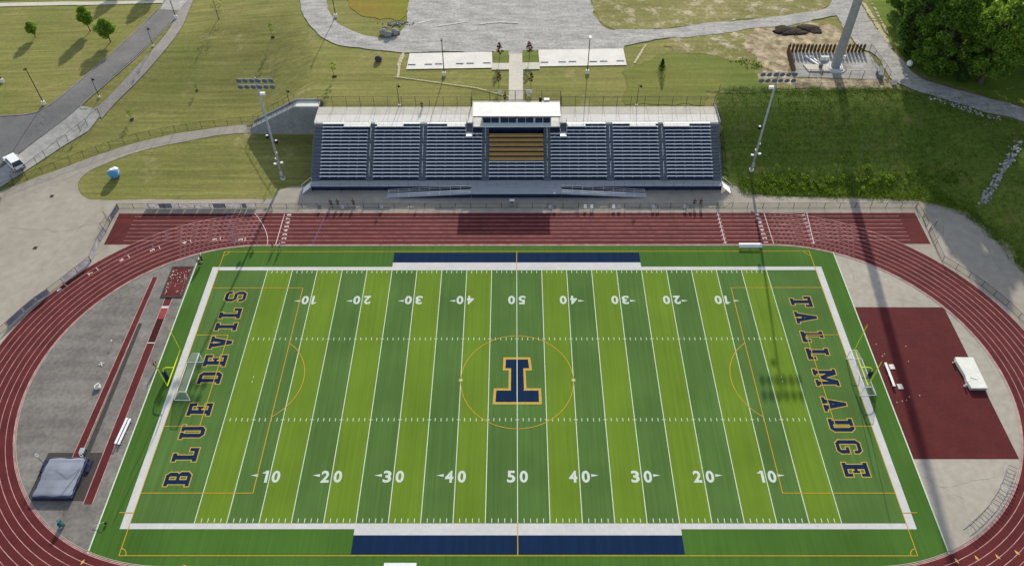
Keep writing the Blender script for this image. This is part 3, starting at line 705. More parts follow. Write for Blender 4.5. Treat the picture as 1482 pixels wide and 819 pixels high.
fn.rect(-.98, .98, -3.5, 3.5, .0335)
struct(fg.build('turf_lettering_outline', 'turf_gold')); struct(fn.build('turf_lettering', 'turf_navy'))

# left field events
def gp(px): return [(p.x, p.y) for p in (at(*q) for q in px)]
fb = FB(); fb.poly(gp([(221, 401), (228.5, 401), (115, 664), (103.5, 664)]), .016); fb.rect(-62.5, -61.3, -21.7, 18.0, .017); struct(fb.build('runway', 'track'))
fb = FB(); fb.poly(gp([(200.5, 468), (206, 468), (127, 664), (119, 664)]), .014); fb.rect(-70.9, -62.65, -21.2, -13.3, .013); struct(fb.build('rubber_sheet', 'sheetdark'))
fb = FB()
a = gp([(221, 401), (103.5, 664), (228.5, 401), (115, 664)])
fb.line(a[0], a[1], .09, .020); fb.line(a[2], a[3], .09, .020)
for x in (-62.55, -61.25): fb.line((x, -21.7), (x, 18), .09, .021)
struct(fb.build('runway_lines', 'trackline'))
fb = FB(); fb.rect(-62.5, -61.3, 15.4, 15.9, .022); fb.rect(-62.5, -61.3, 10.1, 10.3, .022); fb.rect(-62.5, -61.3, 7.6, 7.8, .022); struct(fb.build('takeoff_boards', 'turf_white'))
fb = FB(); fb.rect(-62.5, -61.3, 13, 15.4, .0225); struct(fb.build('runway_patch', 'track_pink'))
fb = FB(); fb.rect(-62.5, -61.3, 7.8, 12.9, .0225); struct(fb.build('runway_patch_dark', 'track_dark'))
pit = thing('jump_pit', 'sand pit under a red cover with white specks and dark rim', 'jump pit', (-61.5, 21.65, 0))
mb = MB(); mb.bx(-1.95, 1.95, -3.8, -3.5, 0, .14); mb.bx(-1.95, 1.95, 3.5, 3.8, 0, .14); mb.bx(-1.95, -1.68, -3.5, 3.5, 0, .14); mb.bx(1.68, 1.95, -3.5, 3.5, 0, .14); mb.build('rim', 'sheetdark', pit)
mb = MB(); mb.bx(-1.675, 1.675, -3.495, 3.495, .01, .10); mb.build('cover', 'track_pink' if 0 else 'track', pit)
fb = FB(); g = random.Random(4)
for k in range(120):
    x, y = (g.choice((-1.45, 1.45)) + g.gauss(0, .12), g.uniform(-3.3, 3.3)) if k < 60 else (g.uniform(-1.5, 1.5), g.gauss(.6, 1.5))
    if abs(y) > 3.3 or abs(x) > 1.6: continue
    r = g.uniform(.03, .13); fb.poly([(x + r * g.uniform(.6, 1.3) * math.cos(t * 1.05), y + r * g.uniform(.6, 1.3) * math.sin(t * 1.05)) for t in range(6)], .104 + .0003 * k)
stuff(fb.build('sand_specks', 'pink_spot', pit))
# right field events
fb = FB(); fb.poly([(TX + .12, 15.55), (74.9, 15.5), (75.15, -14.4), (TX + .12, -14.4)], .016); struct(fb.build('jump_apron', 'apron'))
fb = FB(); g = random.Random(5)
for px, py in ((1268, 498), (1280, 512), (1277, 515), (1311, 501), (1315, 523), (1298, 582), (1316, 574), (1312, 579), (1331, 572), (1306, 580)):
    p = at(px, py); fb.poly([(p.x + .1 * g.uniform(.7, 1.3) * math.cos(t), p.y + .1 * g.uniform(.7, 1.3) * math.sin(t)) for t in range(6)], .02)
struct(fb.build('apron_spots', 'pink_spot'))

# ------------------------------------------------------------------ grandstand
CYF = 59.25                                   # front edge of the upper concourse
conc = MB(); conc.bx(-41.75, 41.75, CYF + 2.8, 64.8, 5.6, H + .10); struct(conc.build('concourse', 'concrete'))
conc = MB(); conc.bx(-41.75, 41.75, CYF, CYF + 2.79, 6.9, H + .13); struct(conc.build('concourse_front', 'concrete_white'))
conc = MB(); conc.bx(-9.3, 9.3, 64.81, 66.9, 6.2, H + .10); struct(conc.build('concourse_rear', 'concrete'))
jt = FB()
for k in range(-13, 14):
    x = k * 3.0 + .4; jt.line((x, CYF + .02), (x, 64.78), .05, H + .134)
jt.line((-41.7, CYF + 2.80), (41.7, CYF + 2.80), .06, H + .137)
struct(jt.build('concourse_joints', 'path'))

NR, TD, RS, Y0, Z0 = 16, .678, .37, 48.4, 1.35
def row(i): return Y0 + TD * i, Z0 + RS * (i + .55)
stand = thing('grandstand', 'long aluminium grandstand with navy risers, silver bench rows and gold centre seats', 'grandstand', (0, 54, 0))
OX = Vector((0, 54, 0))
class SB(MB):
    """builder in stand coordinates (origin at the stand's base)"""
    def build(s, *a, **k):
        s.v = [(x - OX.x, y - OX.y, z - OX.z) for x, y, z in s.v]; return MB.build(s, *a, **k)
XS = [(-39.85, -30.5), (-29.1, -19.8), (-18.35, -7.0), (-5.6, 5.6), (7.0, 18.35), (19.8, 29.1), (30.5, 39.85)]
AIS = [(-41.5, -39.87), (-30.48, -29.12), (-19.78, -18.37), (-6.98, -5.62), (5.62, 6.98), (18.37, 19.78), (29.12, 30.48), (39.87, 41.5)]
for si, (x0, x1) in enumerate(XS):
    last = 13 if si == 3 else NR
    mb = SB()
    for i in range(last):
        y, z = row(i); mb.bx(x0, x1, y, y + TD - .03, z - .04, z)
    sec = mb.build('seating_section', 'deck_navy', stand)
    mb = SB()
    for i in range(last):
        y, z = row(i); mb.bx(x0, x1, y - .025, y - .003, z - RS - .01, z + .0)
    mb.build('riser', 'riser', sec)
    for i in range(last):
        y, z = row(i); gold = si == 3 and i >= 5
        if gold:
            if i % 1 == 0 and i in (5, 6, 8, 9, 11, 12) or gold:
                pass
        if si == 3 and i >= 5: continue
        cut0, cut1 = x0, x1
        if i >= NR - 3 and si == 2: cut1 = x1 - (3.3 if i >= NR - 2 else 3.3)
        if i >= NR - 3 and si == 4: cut0 = x0 + 3.3
        b = SB(); b.bx(cut0, cut1, y + .26, y + .55, z + .41, z + .45)
        n = int((x1 - x0) / 1.8)
        for k in range(n + 1):
            xx = cut0 + .1 + (cut1 - cut0 - .2) * k / n; b.bx(xx - .03, xx + .03, y + .42, y + .48, z, z + .41)
        b.build('bench', 'alu', sec)
    if si == 3:
        for k in range(6):
            y = Y0 + TD * 5 + (TD * 8 / 6) * k; z = Z0 + RS * 5.55 + (RS * 8 / 6) * k
            b = SB(); b.bx(x0 + .05, x1 - .05, y + .04, y + .80, z + .20, z + .45)
            for q in range(8): xx = x0 + .2 + (x1 - x0 - .4) * q / 7; b.bx(xx - .03, xx + .03, y + .35, y + .41, z - .2, z + .40)
            b.build('gold_seat_row', 'goldseat', sec)
for ai, (x0, x1) in enumerate(AIS):
    mb = SB()
    for i in range(NR):
        y, z = row(i)
        mb.bx(x0, x1, y, y + TD, z - .05, z + .004); mb.bx(x0 + .02, x1 - .02, y - TD / 2 + .02, y - .001, z - RS / 2 - .04, z - RS / 2)
        mb.bx(x0 + .02, x1 - .02, y - .02, y + .0, z - RS, z - .052)
    st = mb.build('aisle_stairs', 'alu_deck', stand)
    hr = SB(); xm = (x0 + x1) / 2
    if ai in (0, 7):
        xe = x0 + .04 if ai == 0 else x1 - .04
        for i in range(0, NR, 2):
            y, z = row(i); hr.tube((xe, y, z), (xe, y, z + 1.07), .028, n=6)
        (ya, za), (yb, zb) = row(0), row(NR - 1)
        for d in (.35, .7, 1.07): hr.tube((xe, ya, za + d), (xe, yb, zb + d), .028, n=6)
        hr.build('guard_rail', 'steel_dark', st)
    else:
        for a in (1, 6, 11):
            hr = SB(); (ya, za), (yb, zb) = row(a), row(a + 3)
            hr.pipe([(xm, ya, za), (xm, ya, za + .9), (xm, yb, zb + .9), (xm, yb, zb)], .026, 6); hr.tube((xm, ya, za + .5), (xm, yb, zb + .5), .022, n=6)
            hr.build('handrail', 'alu', st)
mb = SB(); y, z = row(0)
mb.bx(-41.5, 41.5, 46.55, Y0 - .05, Z0 - .18, Z0 - .06)
wk = mb.build('front_walkway', 'alu_walk', stand)
mb = SB(); mb.bx(-41.4, 41.4, 46.75, 46.85, .02, Z0 - .2)
for k in range(29): xx = -41.3 + 82.6 * k / 28; mb.bx(xx - .06, xx + .06, 46.60, 46.73, 0, Z0 - .2)
mb.build('front_skirt', 'navy', stand)
fr = SB(); n = 42
for k in range(n + 1):
    xx = -41.4 + 82.8 * k / n; fr.tube((xx, 46.6, Z0 - .06), (xx, 46.6, Z0 + .95), .025, n=6)
for d in (.3, .62, .95): fr.tube((-41.4, 46.6, Z0 + d), (41.4, 46.6, Z0 + d), .025, n=6)
fr.build('front_rail', 'steel_dark', stand)
# dark underside boards closing the back of the seating frame
mb = SB(); mb.prism([(Y0 + 2, 0.05), (Y0 + 2.1, .05), (CYF - .2, 5.8), (CYF - .2, 5.6)], 'x', -41.4, 41.4); mb.build('understand_frame', 'navy', stand)
for s in (-1, 1):
    mb = SB(); mb.prism([(46.7, .02), (Y0, Z0 - .2), (CYF - .1, 6.7), (CYF - .1, 6.2), (52, .02)], 'x', s * 41.42, s * 41.46); mb.build('side_skirt', 'navy', stand)
# ramps
mb = SB(); mb.bx(-9, 9, 44.3, 46.5, Z0 - .26, Z0 - .14); rp = mb.build('ramp_landing', 'alu_walk', stand)
mb = SB(); mb.bx(-8.9, 8.9, 44.42, 44.5, .02, Z0 - .28); mb.build('landing_skirt', 'navy', rp)
for s in (-1, 1):
    mb = SB(); mb.prism([(s * 9.01, Z0 - .26), (s * 9.01, Z0 - .14), (s * 26.3, .08), (s * 26.3, .02)], 'y', 44.3, 45.75); ra = mb.build('ramp', 'alu_walk', stand)
    mb = SB(); mb.prism([(s * 9.1, .02), (s * 9.1, Z0 - .28), (s * 24.5, .16), (s * 24.5, .02)], 'y', 44.42, 44.48); mb.build('ramp_skirt', 'navy', ra)
    hr = SB()
    for yy in (44.32, 45.72):
        for k in range(9):
            xx = s * (9.1 + 16.6 * k / 8); zz = Z0 - .14 - (Z0 - .2) * k / 8 * .96; hr.tube((xx, yy, zz), (xx, yy, zz + .95), .024, n=6)
        for d in (.5, .95): hr.tube((s * 9.1, yy, Z0 - .14 + d), (s * 25.7, yy, .12 + d), .024, n=6)
    hr.build('ramp_rail', 'alu', ra)
    mb = SB()
    for k in range(7): mb.bx(min(s * (41.5 + .28 * k), s * (41.5 + .28 * (k + 1))), max(s * (41.5 + .28 * k), s * (41.5 + .28 * (k + 1))), 46.3 - .12 * k, 48.2 - .12 * k, Z0 - .1 - .19 * (k + 1), Z0 - .06 - .19 * (k + 1))
    es = mb.build('corner_stairs', 'alu', stand)
    hr = SB()
    for yy in (0, 1.85): hr.pipe([(s * 41.5, 46.35 + yy, Z0 - .1), (s * 41.5, 46.35 + yy, Z0 + .85), (s * 43.5, 45.5 + yy, .95), (s * 43.5, 45.5 + yy, 0)], .035, 6)
    hr.build('stair_rail', 'alu', es)
# wheelchair platforms over the top row
for x0, x1 in ((-35.4, -30.0), (-28.6, -23.2), (-14.2, -10.5), (10.5, 14.2), (23.3, 28.6), (30.2, 35.5)):
    mb = SB(); mb.bx(x0, x1, CYF - 1.3, CYF - .003, H - .05, H + .125); p_ = mb.build('viewing_platform', 'concrete_white', stand)
    mb = SB(); mb.bx(x0 + .1, x1 - .1, CYF - 1.25, CYF - 1.19, H - .7, H - .052); mb.build('fascia', 'navy', p_)
    hr = SB(); n = 4
    pts = [(x0 + .03, CYF - .1), (x0 + .03, CYF - 1.25), (x1 - .03, CYF - 1.25), (x1 - .03, CYF - .1)]
    for k in range(5):
        xx = x0 + .03 + (x1 - x0 - .06) * k / 4; hr.tube((xx, CYF - 1.25, H), (xx, CYF - 1.25, H + 1), .022, n=6)
    for d in (.5, 1.0): hr.pipe([(a, b, H + .1 + d) for a, b in pts], .022, 6)
    hr.build('platform_rail', 'alu', p_)
for x0, x1 in ((-39.85, -35.5), (-23.1, -19.8), (-18.35, -14.3), (14.3, 18.35), (19.8, 23.2), (35.6, 39.85)):
    mb = SB(); mb.bx(x0, x1, CYF - .30, CYF - .004, H + .10, H + .16); mb.build('top_plank', 'white', stand)

# ------------------------------------------------------------------ press box
pb = thing('press_box', 'white roofed press box with a row of dark windows behind the centre seats', 'press box', (0, 60, 0)); OB = Vector((0, 60, 0))
class PB(MB):
    def build(s, *a, **k): s.v = [(x - OB.x, y - OB.y, z - OB.z) for x, y, z in s.v]; return MB.build(s, *a, **k)
mb = PB(); mb.bx(-7.05, 7.1, 58.0, 61.8, 7.56, 10.0); mb.build('wall', 'boxwall', pb)
mb = PB(); mb.prism([(57.5, 10.12), (57.5, 10.30), (62.6, 10.10), (62.6, 9.92)], 'x', -8.85, 8.95)
for k in range(46): xx = -8.7 + 17.5 * k / 45; mb.prism([(57.5, 10.303), (57.5, 10.37), (62.6, 10.17), (62.6, 10.103)], 'x', xx - .05, xx + .05)
rf = mb.build('roof', 'white_roof', pb)
mb = PB(); mb.bx(-8.85, 8.95, 57.40, 57.495, 10.08, 10.32); mb.build('gutter', 'steel_dark', rf)
mb = PB(); mb.bx(-8.85, 8.95, 57.9, CYF - .01, 7.30, 7.55); mb.build('deck', 'concrete_white', pb)
mb = PB()
for xx in (-8.6, -4.4, 0, 4.4, 8.6):
    for yy in (58.2, 59.1): mb.bx(xx - .12, xx + .12, yy - .12, yy + .12, 4.6, 7.3)
mb.bx(-8.6, 8.6, 58.6, 58.66, 5.3, 7.28)
mb.build('support_frame', 'navy', pb)
for a, b in ((397, 465), (477, 546), (570, 637), (648, 716), (737, 805), (818, 885), (909, 974), (988, 1050)):
    x0 = (640 + a / 6.736 - 747.0) / 7.155; x1 = (640 + b / 6.736 - 747.0) / 7.155
    mb = PB()
    for q0, q1, z0, z1 in ((x0 - .06, x1 + .06, 9.52, 9.6), (x0 - .06, x1 + .06, 8.38, 8.46), (x0 - .06, x0, 8.46, 9.52), (x1, x1 + .06, 8.46, 9.52), ((x0 + x1) / 2 - .03, (x0 + x1) / 2 + .03, 8.46, 9.52)): mb.bx(q0, q1, 57.93, 57.998, z0, z1)
    w = mb.build('window', 'navy', pb)
    mb = PB(); mb.bx(x0, x1, 57.965, 57.99, 8.46, 9.52); mb.build('pane', 'glass', w)
for px in (-3.0, 0.05, 2.9):
    mb = PB(); mb.box((px, 57.75, 9.85), (.45, .35, .22)); mb.build('soffit_light', 'black', pb)
for s in (-1, 1):
    x0, x1 = (8.95, 10.3) if s > 0 else (-10.3, -8.95)
    mb = PB()
    for k in range(7): mb.bx(x0, x1, CYF - .3 * (k + 1), CYF - .3 * k - .01, H - .14 * (k + 1), H - .14 * (k + 1) + .05)
    st = mb.build('side_stairs', 'alu_deck', pb)
    mb = PB(); mb.bx(x0 + .02, x1 - .02, CYF - 3.2, CYF - 2.13, H - 1.03, H - .94); mb.build('landing', 'alu', st)
    hr = PB()
    for xx in (x0, x1): hr.pipe([(xx, CYF, H + .1), (xx, CYF, H + 1.1), (xx, CYF - 2.1, H + .1), (xx, CYF - 3.15, H + .1), (xx, CYF - 3.15, H - 1)], .035, 6)
    xe = s * 7.0; hr.pipe([(x0 if s < 0 else x1, CYF - 3.15, H + .0), (x0 if s > 0 else x1, CYF - 3.15, H + .0), (xe, CYF - 4.2, H - .7)], .035, 6)
    hr.build('stair_rail', 'steel', st)
    hr = PB()
    for yy in (58.0, 59.1): hr.tube((s * 8.8, yy, 7.55), (s * 8.8, yy, 8.6), .03, n=6)
    for d in (8.1, 8.6): hr.pipe([(s * 7.2, 58.0, d), (s * 8.8, 58.0, d), (s * 8.8, 59.2, d)], .03, 6)
    hr.build('deck_rail', 'alu', pb)
# ------------------------------------------------------------------ stair ramp with retaining walls on the left
sw = thing('walled_stairway', 'concrete stairway between two sloping grey retaining walls left of the grandstand', 'stairway', (-50.5, 66, 0)); OS = Vector((-50.5, 66, 0))
class WB(MB):
    def build(s, *a, **k): s.v = [(x - OS.x, y - .6 - OS.y, z - OS.z) for x, y, z in s.v]; return MB.build(s, *a, **k)
mb = WB(); mb.prism([(-57.6, -.2), (-57.6, 1.9), (-47.0, H + .15), (-41.78, H + .15), (-41.78, -.2)], 'y', 65.35, 65.65); mb.build('front_wall', 'wall', sw)
mb = WB(); mb.prism([(-57.2, .5), (-57.2, 2.4), (-46.8, H + .5), (-41.78, H + .5), (-41.78, .5)], 'y', 67.6, 67.9); mb.build('rear_wall', 'wall', sw)
mb = WB(); ns = 26
for k in range(ns):
    x0 = -57.3 + 11.0 * k / ns; z = 1.6 + 5.85 * (k + 1) / ns; mb.bx(x0, x0 + 11.0 / ns + .02, 65.66, 67.59, z - .5, z)
mb.bx(-46.28, -41.78, 65.66, 67.59, 5.9, H + .1); mb.build('steps', 'concrete_white', sw)
hr = WB()
for yy, dz in ((65.5, .15), (67.75, .85)):
    for k in range(9):
        xx = -57.2 + 10 * k / 8; zz = (1.9 if yy < 66 else 2.6) + 5.6 * k / 8 - .05; hr.tube((xx, yy, zz), (xx, yy, zz + 1.0), .03, n=6)
    hr.tube((-57.2, yy, 2.9 if yy < 66 else 3.6), (-47.2, yy, 8.5 if yy < 66 else 9.2), .03, n=6)
hr.build('wall_rail', 'black', sw)
rw = thing('side_wall', 'low concrete side wall with railing at the right end of the concourse', 'wall', (41.95, 62.6, H))
mb = MB(); mb.bx(-.15, .15, -3.4, 2.6, -6, .35); mb.build('wall', 'wall', rw)
mb = MB()
for k in range(5): mb.tube((0, -3.2 + 1.4 * k, .35), (0, -3.2 + 1.4 * k, 1.4), .03, n=6)
for d in (.8, 1.4): mb.tube((0, -3.3, d), (0, 2.5, d), .03, n=6)
mb.build('railing', 'black', rw)

# ------------------------------------------------------------------ fences
def fence(name, pts, hh, label, sp=3.0, r=.045, mesh='chain', rails=2, m='black', cover=True, group=None, exact=False):
    P_ = pts if exact else resample(pts, sp)
    base = Vector(P_[0]); z0 = hgt(base.x, base.y); root = thing(name, label, 'fence', (base.x, base.y, z0), 0, group)
    Q = [Vector((p[0] - base.x, p[1] - base.y, (hgt(p[0], p[1]) if len(p) < 3 else p[2]) - z0)) for p in P_]
    up = Vector((0, 0, hh))
    for q in Q: MB().tube(q - Vector((0, 0, .2)), q + up + Vector((0, 0, .05)), r, n=6).build('post', m, root)
    rl = MB()
    for a, b in zip(Q, Q[1:]):
        for k in range(rails): f = 1 - k * (.93 / max(1, rails - 1)) if rails > 1 else 1; rl.tube(a + up * f, b + up * f, r * .62, n=5)
    rl.build('rail', m, root)
    if mesh:
        ms = MB(); ms.flat = True
        for a, b in zip(Q, Q[1:]): ms.add([a + Vector((0, 0, .06)), b + Vector((0, 0, .06)), b + up, a + up], [(0, 1, 2, 3)])
        ms.build('chain_link', mesh, root)
    return root
fence('track_fence', [(-78.8, 41.4), (79.0, 41.4)], 1.25, 'long low black chain link fence along the far straight of the running track', 2.98)
LF = GP([(172, 303), (162, 319), (153, 337), (145, 350), (132, 379), (112, 394), (92, 410), (72, 425), (54, 437), (36, 452), (12, 474), (-20, 500)])
fence('track_fence', LF, 1.3, 'black fence with grey panels round the left bend of the track', exact=True)
RF = GP([(1325, 300), (1335, 316)]); fence('track_fence', RF, 1.3, 'short black fence run between the track corner and the open gate at right', exact=True)
RF = GP([(1344, 336), (1353, 356), (1363.5, 378), (1383, 389.5), (1402, 401.5), (1420.6, 414.5), (1438, 428), (1456, 443), (1474, 460), (1500, 485)])
fence('track_fence', RF, 1.3, 'black chain link fence round the right bend beside the shaded pavement', exact=True)
def gate(px0, px1, label):
    a, b = G(*px0), G(*px1); t = thing('gate_leaf', label, 'gate', a); d = b - a; d.z = 0
    mb = MB(); mb.pipe([(0, 0, .1), (0, 0, 1.35), d + Vector((0, 0, 1.35)), d + Vector((0, 0, .1)), (0, 0, .1)], .035, 6); mb.build('frame', 'black', t)
    ms = FB(); ms.add([(0, 0, .1), d + Vector((0, 0, .1)), d + Vector((0, 0, 1.35)), (0, 0, 1.35)], [(0, 1, 2, 3)]); ms.build('chain_link', 'chain', t)
gate((1336, 317), (1341, 329), 'open gate leaf nearer the far corner, swung toward the pavement at right')
gate((1344, 335), (1353, 327), 'open gate leaf at the start of the fence round the right bend')
gate((160, 322), (152, 313), 'open gate leaf nearer the far left corner of the track fence'); gate((152, 338), (148, 330), 'second open gate leaf on the left track fence, farther from the corner')
fence('concourse_fence', [(-41.6, 65.0), (-9.5, 65.0)], 2.5, 'tall thin black fence behind the left half of the concourse', 2.75, .04)
fence('concourse_fence', [(9.5, 65.0), (41.6, 65.0)], 2.5, 'tall thin black fence behind the right half of the concourse', 2.75, .04)
fence('entrance_fence', [(-9.4, 65.0), (-9.4, 67.1), (-5.6, 67.1), (-2.4, 67.1)], 2.5, 'black fence left of the entrance walk behind the press box', exact=True)
fence('entrance_fence', [(2.0, 67.1), (5.4, 67.1), (9.4, 67.1), (9.4, 65.0)], 2.5, 'black fence right of the entrance walk behind the press box', exact=True)
for s, lb in ((-1, 'left closed leaf of the double gate across the entrance walk'), (1, 'right closed leaf of the double gate across the entrance walk')):
    t = thing('gate_leaf', lb, 'gate', (-.2, 67.15, H + .1)); xe = s * 2.05
    MB().pipe([(s * .04, 0, .05), (s * .04, 0, 2.4), (xe, 0, 2.4), (xe, 0, .05), (s * .04, 0, .05)], .035, 6).build('frame', 'black', t)
    q = FB(); q.add([(s * .04, 0, .05), (xe, 0, .05), (xe, 0, 2.4), (s * .04, 0, 2.4)], [(0, 1, 2, 3)]); q.build('chain_link', 'chain', t)
fence('path_fence', GP([(-20, 283), (20, 268), (40, 260), (62, 251), (81, 244), (102, 235), (122, 228), (142, 221), (160, 214), (180, 208), (200, 202), (218, 198), (236, 194), (254, 191), (272, 188), (292, 185), (312, 183), (330, 181), (350, 178), (375, 177)]), 1.5, 'long black wire fence along the upper edge of the curving left path', exact=True, r=.04)
fence('bank_fence', GP([(1040, 135), (1060, 135), (1080, 135), (1100, 134.5), (1120, 134), (1140, 133), (1160, 132.5), (1185, 132), (1210, 132), (1240, 132), (1270, 132), (1300, 131)]), 2.0, 'thin fence along the top edge of the green embankment', exact=True, r=.035, mesh='chain_grey', m='bronze')
cf = fence('barrier_fence', GP([(20, 263), (36, 253), (54, 238), (67, 229), (87, 214), (99, 204.5), (117, 190.5), (127, 182), (145, 167)]), 1.75, 'row of black posts with one thin rail between the car park corner and the grass', exact=True, r=.05, mesh=None, rails=1)

# banners on the track fence
def banner(a, b, z0, z1, m, label, n, grp):
    a, b = Vector(a), Vector(b); d = (b - a); nn = Vector((-d.y, d.x, 0)).normalized() * .04; c = (a + b) / 2
    mb = MB(); k = 6; vs = []
    for i in range(k + 1):
        p = a.lerp(b, i / k) - c; s = .03 * math.sin(i * 2.1 + n)
        for zz in (z0, z1): vs += [p + nn * (1 + s * 10) + Vector((0, 0, zz)), p + nn * (1 + s * 10) - nn * .5 + Vector((0, 0, zz))]
    fs = []
    for i in range(k):
        o = 4 * i; e = o + 4; fs += [(o, e, e + 2, o + 2), (o + 1, o + 3, e + 3, e + 1), (o + 2, e + 2, e + 3, o + 3), (o, o + 1, e + 1, e)]
    mb.add(vs, fs); o = mb.build('fence_banner', m, loc=(c.x, c.y, hgt(c.x, c.y))); tag(o, label, 'banner', grp); return o
bx_ = [211, 230, 250, 269, 288, 308.5, 327, 342, 350, 358, 371]
cols = 'banner_white banner_grey banner_white banner_white banner_white banner_grey banner_white banner_white banner_grey banner_white'.split()
ords = 'first second third fourth fifth sixth seventh eighth ninth tenth'.split()
for k in range(10):
    x0 = at(bx_[k], 302.5).x + .08; x1 = at(bx_[k + 1], 302.5).x - .08
    banner((x0, 41.42, 0), (x1, 41.42, 0), .08, 1.2, cols[k], '%s banner on the far straight track fence, %s from its left end' % ('white printed' if 'white' in cols[k] else 'grey printed', ords[k]), k, 'banners on the far straight fence')
lb = [(0, 1, 'banner_grey'), (2, 3, 'banner_white'), (3, 4, 'banner_white'), (4, 5, 'banner_white'), (5, 6, 'banner_white'), (7, 8, 'banner_grey'), (8, 9, 'banner_grey'), (9, 10, 'banner_grey')]
for k, (i, j, c) in enumerate(lb):
    a, b = Vector((*LF[i], 0)), Vector((*LF[j], 0)); a2, b2 = a.lerp(b, .04), a.lerp(b, .96)
    banner(a2, b2, .1, 1.25, c, '%s panel on the left bend fence, %s from the far corner' % ('white' if 'white' in c else 'grey', ords[k]), k, 'panels on the left bend fence')

# ------------------------------------------------------------------ lighting poles
def light_pole(base, hh, label, sx):
    t = thing('floodlight_pole', label, 'floodlight', base)
    MB().tube((0, 0, -.3), (0, 0, hh), .26, .15, 12).build('pole', 'steel', t, smooth=True)
    MB().tube((0, 0, -.2), (0, 0, .25), .55, .5, 12).build('footing', 'concrete', t)
    rows = (hh - .25, hh - 1.55)
    for zz in rows:
        mb = MB(); mb.box((0, .05, zz), (6.5, .09, .09)); mb.build('crossarm', 'steel', t)
        for i in range(6):
            x = -2.95 + 1.18 * i
            mb = MB(); A = Vector((x, -.18, zz - .1)); d = Vector((0, -1, -.25)).normalized()
            mb.tube(A, A + d * .30, .22, .50, 12); f = mb.build('floodlight', 'lamphouse', t)
            mb = MB(); mb.tube(A + d * .301, A + d * .33, .47, .47, 12); mb.build('lens', 'lampface', f)
    mb = MB(); mb.box((sx * .75, -.3, hh - 3.2), (.9, .5, .45)); mb.build('loudspeaker', 'white', t)
    mb = MB(); mb.tube((-.0, 0, hh - 3.2), (sx * .75, -.2, hh - 3.2), .05); mb.build('bracket', 'steel', t)
    for q, zz, m in ((-.75, 10.6, 'black'), (.75, 9.4, 'black')):
        if sx < 0 and q > 0: continue
        mb = MB(); mb.ball((q, -.1, zz), .36, 2, (1, 1, 1.15)); mb.tube((0, 0, zz), (q, -.1, zz), .05); s = mb.build('pod_light', m, t)
        MB().tube((q, -.1, zz + .38), (q, -.1, zz + .46), .26, .2).build('cap', 'white', s)
    for q, zz, d in ((-.7, 4.0, (.55, .4, .22)), (.7, 4.3, (.55, .4, .22)), (-.25, 5.3, (.35, .3, .3)), (.2, 6.8, (.25, .25, .3))):
        mb = MB(); mb.box((q, -.15, zz), d, rz=.5 * q); mb.tube((0, 0, zz), (q, -.1, zz), .04); mb.build('control_box', 'white', t)
    mb = MB(); mb.box((0, -.36, 1.6), (.5, .3, 1.0)); mb.build('switch_cabinet', 'steel', t)
light_pole(Vector((-48.0, 50.4, hgt(-48, 50.4))), 23.9, 'tall floodlight pole left of the grandstand with two rows of lamps', 1)
light_pole(Vector((48.3, 51.8, hgt(48.3, 51.8))), 23.2, 'tall floodlight pole right of the grandstand standing in weeds', -1)

# tall car park lamps on round concrete bases
def lot_lamp(px, hh, label, wh=False):
    p = G(*px); t = thing('parking_lamp', label, 'lamp post', p, 0, 'tall lamps of the car parks')
    MB().tube((0, 0, -.2), (0, 0, .75), .42, .40, 14).build('base', 'concrete_white', t)
    MB().tube((0, 0, .75), (0, 0, hh), .11, .075, 8).build('pole', 'bronze', t)
    mb = MB(); mb.box((0, -.28, hh - .02), (.42, .8, .14)); mb.build('lamp_head', 'white' if wh else 'bronze', t)
lot_lamp((643, 109), 8.9, 'tall dark lamp pole by the left pale parking bay')
lot_lamp((850, 106), 9.0, 'tall lamp pole with a white head by the right pale parking bay', True)
lot_lamp((486, 25), 8.9, 'tall lamp pole inside the bend of the gravel drive')
lot_lamp((64, 151), 9.0, 'tall dark lamp pole on the grass corner left of the asphalt road')
lot_lamp((255, 27), 8.9, 'tall dark lamp pole between road and footpath at the top left')
lot_lamp((4, 119), 8.6, 'tall lamp pole at the left picture edge on the lawn')
def path_lamp(px, hh, label):
    p = G(*px); t = thing('path_lamp', label, 'lamp post', p, 0, 'low lamps beside paths and fence')
    MB().tube((0, 0, -.1), (0, 0, .25), .28, .28, 10).build('base', 'concrete_white', t)
    MB().tube((0, 0, .25), (0, 0, hh), .075, .05, 8).build('pole', 'black', t)
    mb = MB(); mb.pipe([(0, 0, hh), (.12, -.05, hh + .18), (.32, -.1, hh + .2), (.42, -.12, hh + .05)], .035, 6); a = mb.build('arm', 'black', t)
    MB().tube((.42, -.12, hh + .05), (.42, -.12, hh - .3), .08, .3, 10).build('lamp_shade', 'black', a)
path_lamp((222, 67), 4.7, 'upper of two black lamps between the road and the footpath')
path_lamp((144, 141), 4.8, 'lower of two black lamps between the road and the footpath')
path_lamp((421, 158), 4.6, 'black lamp above the walled stairway')
path_lamp((578, 153), 5.0, 'black lamp behind the left concourse fence'); path_lamp((921, 153), 5.0, 'black lamp behind the right concourse fence')

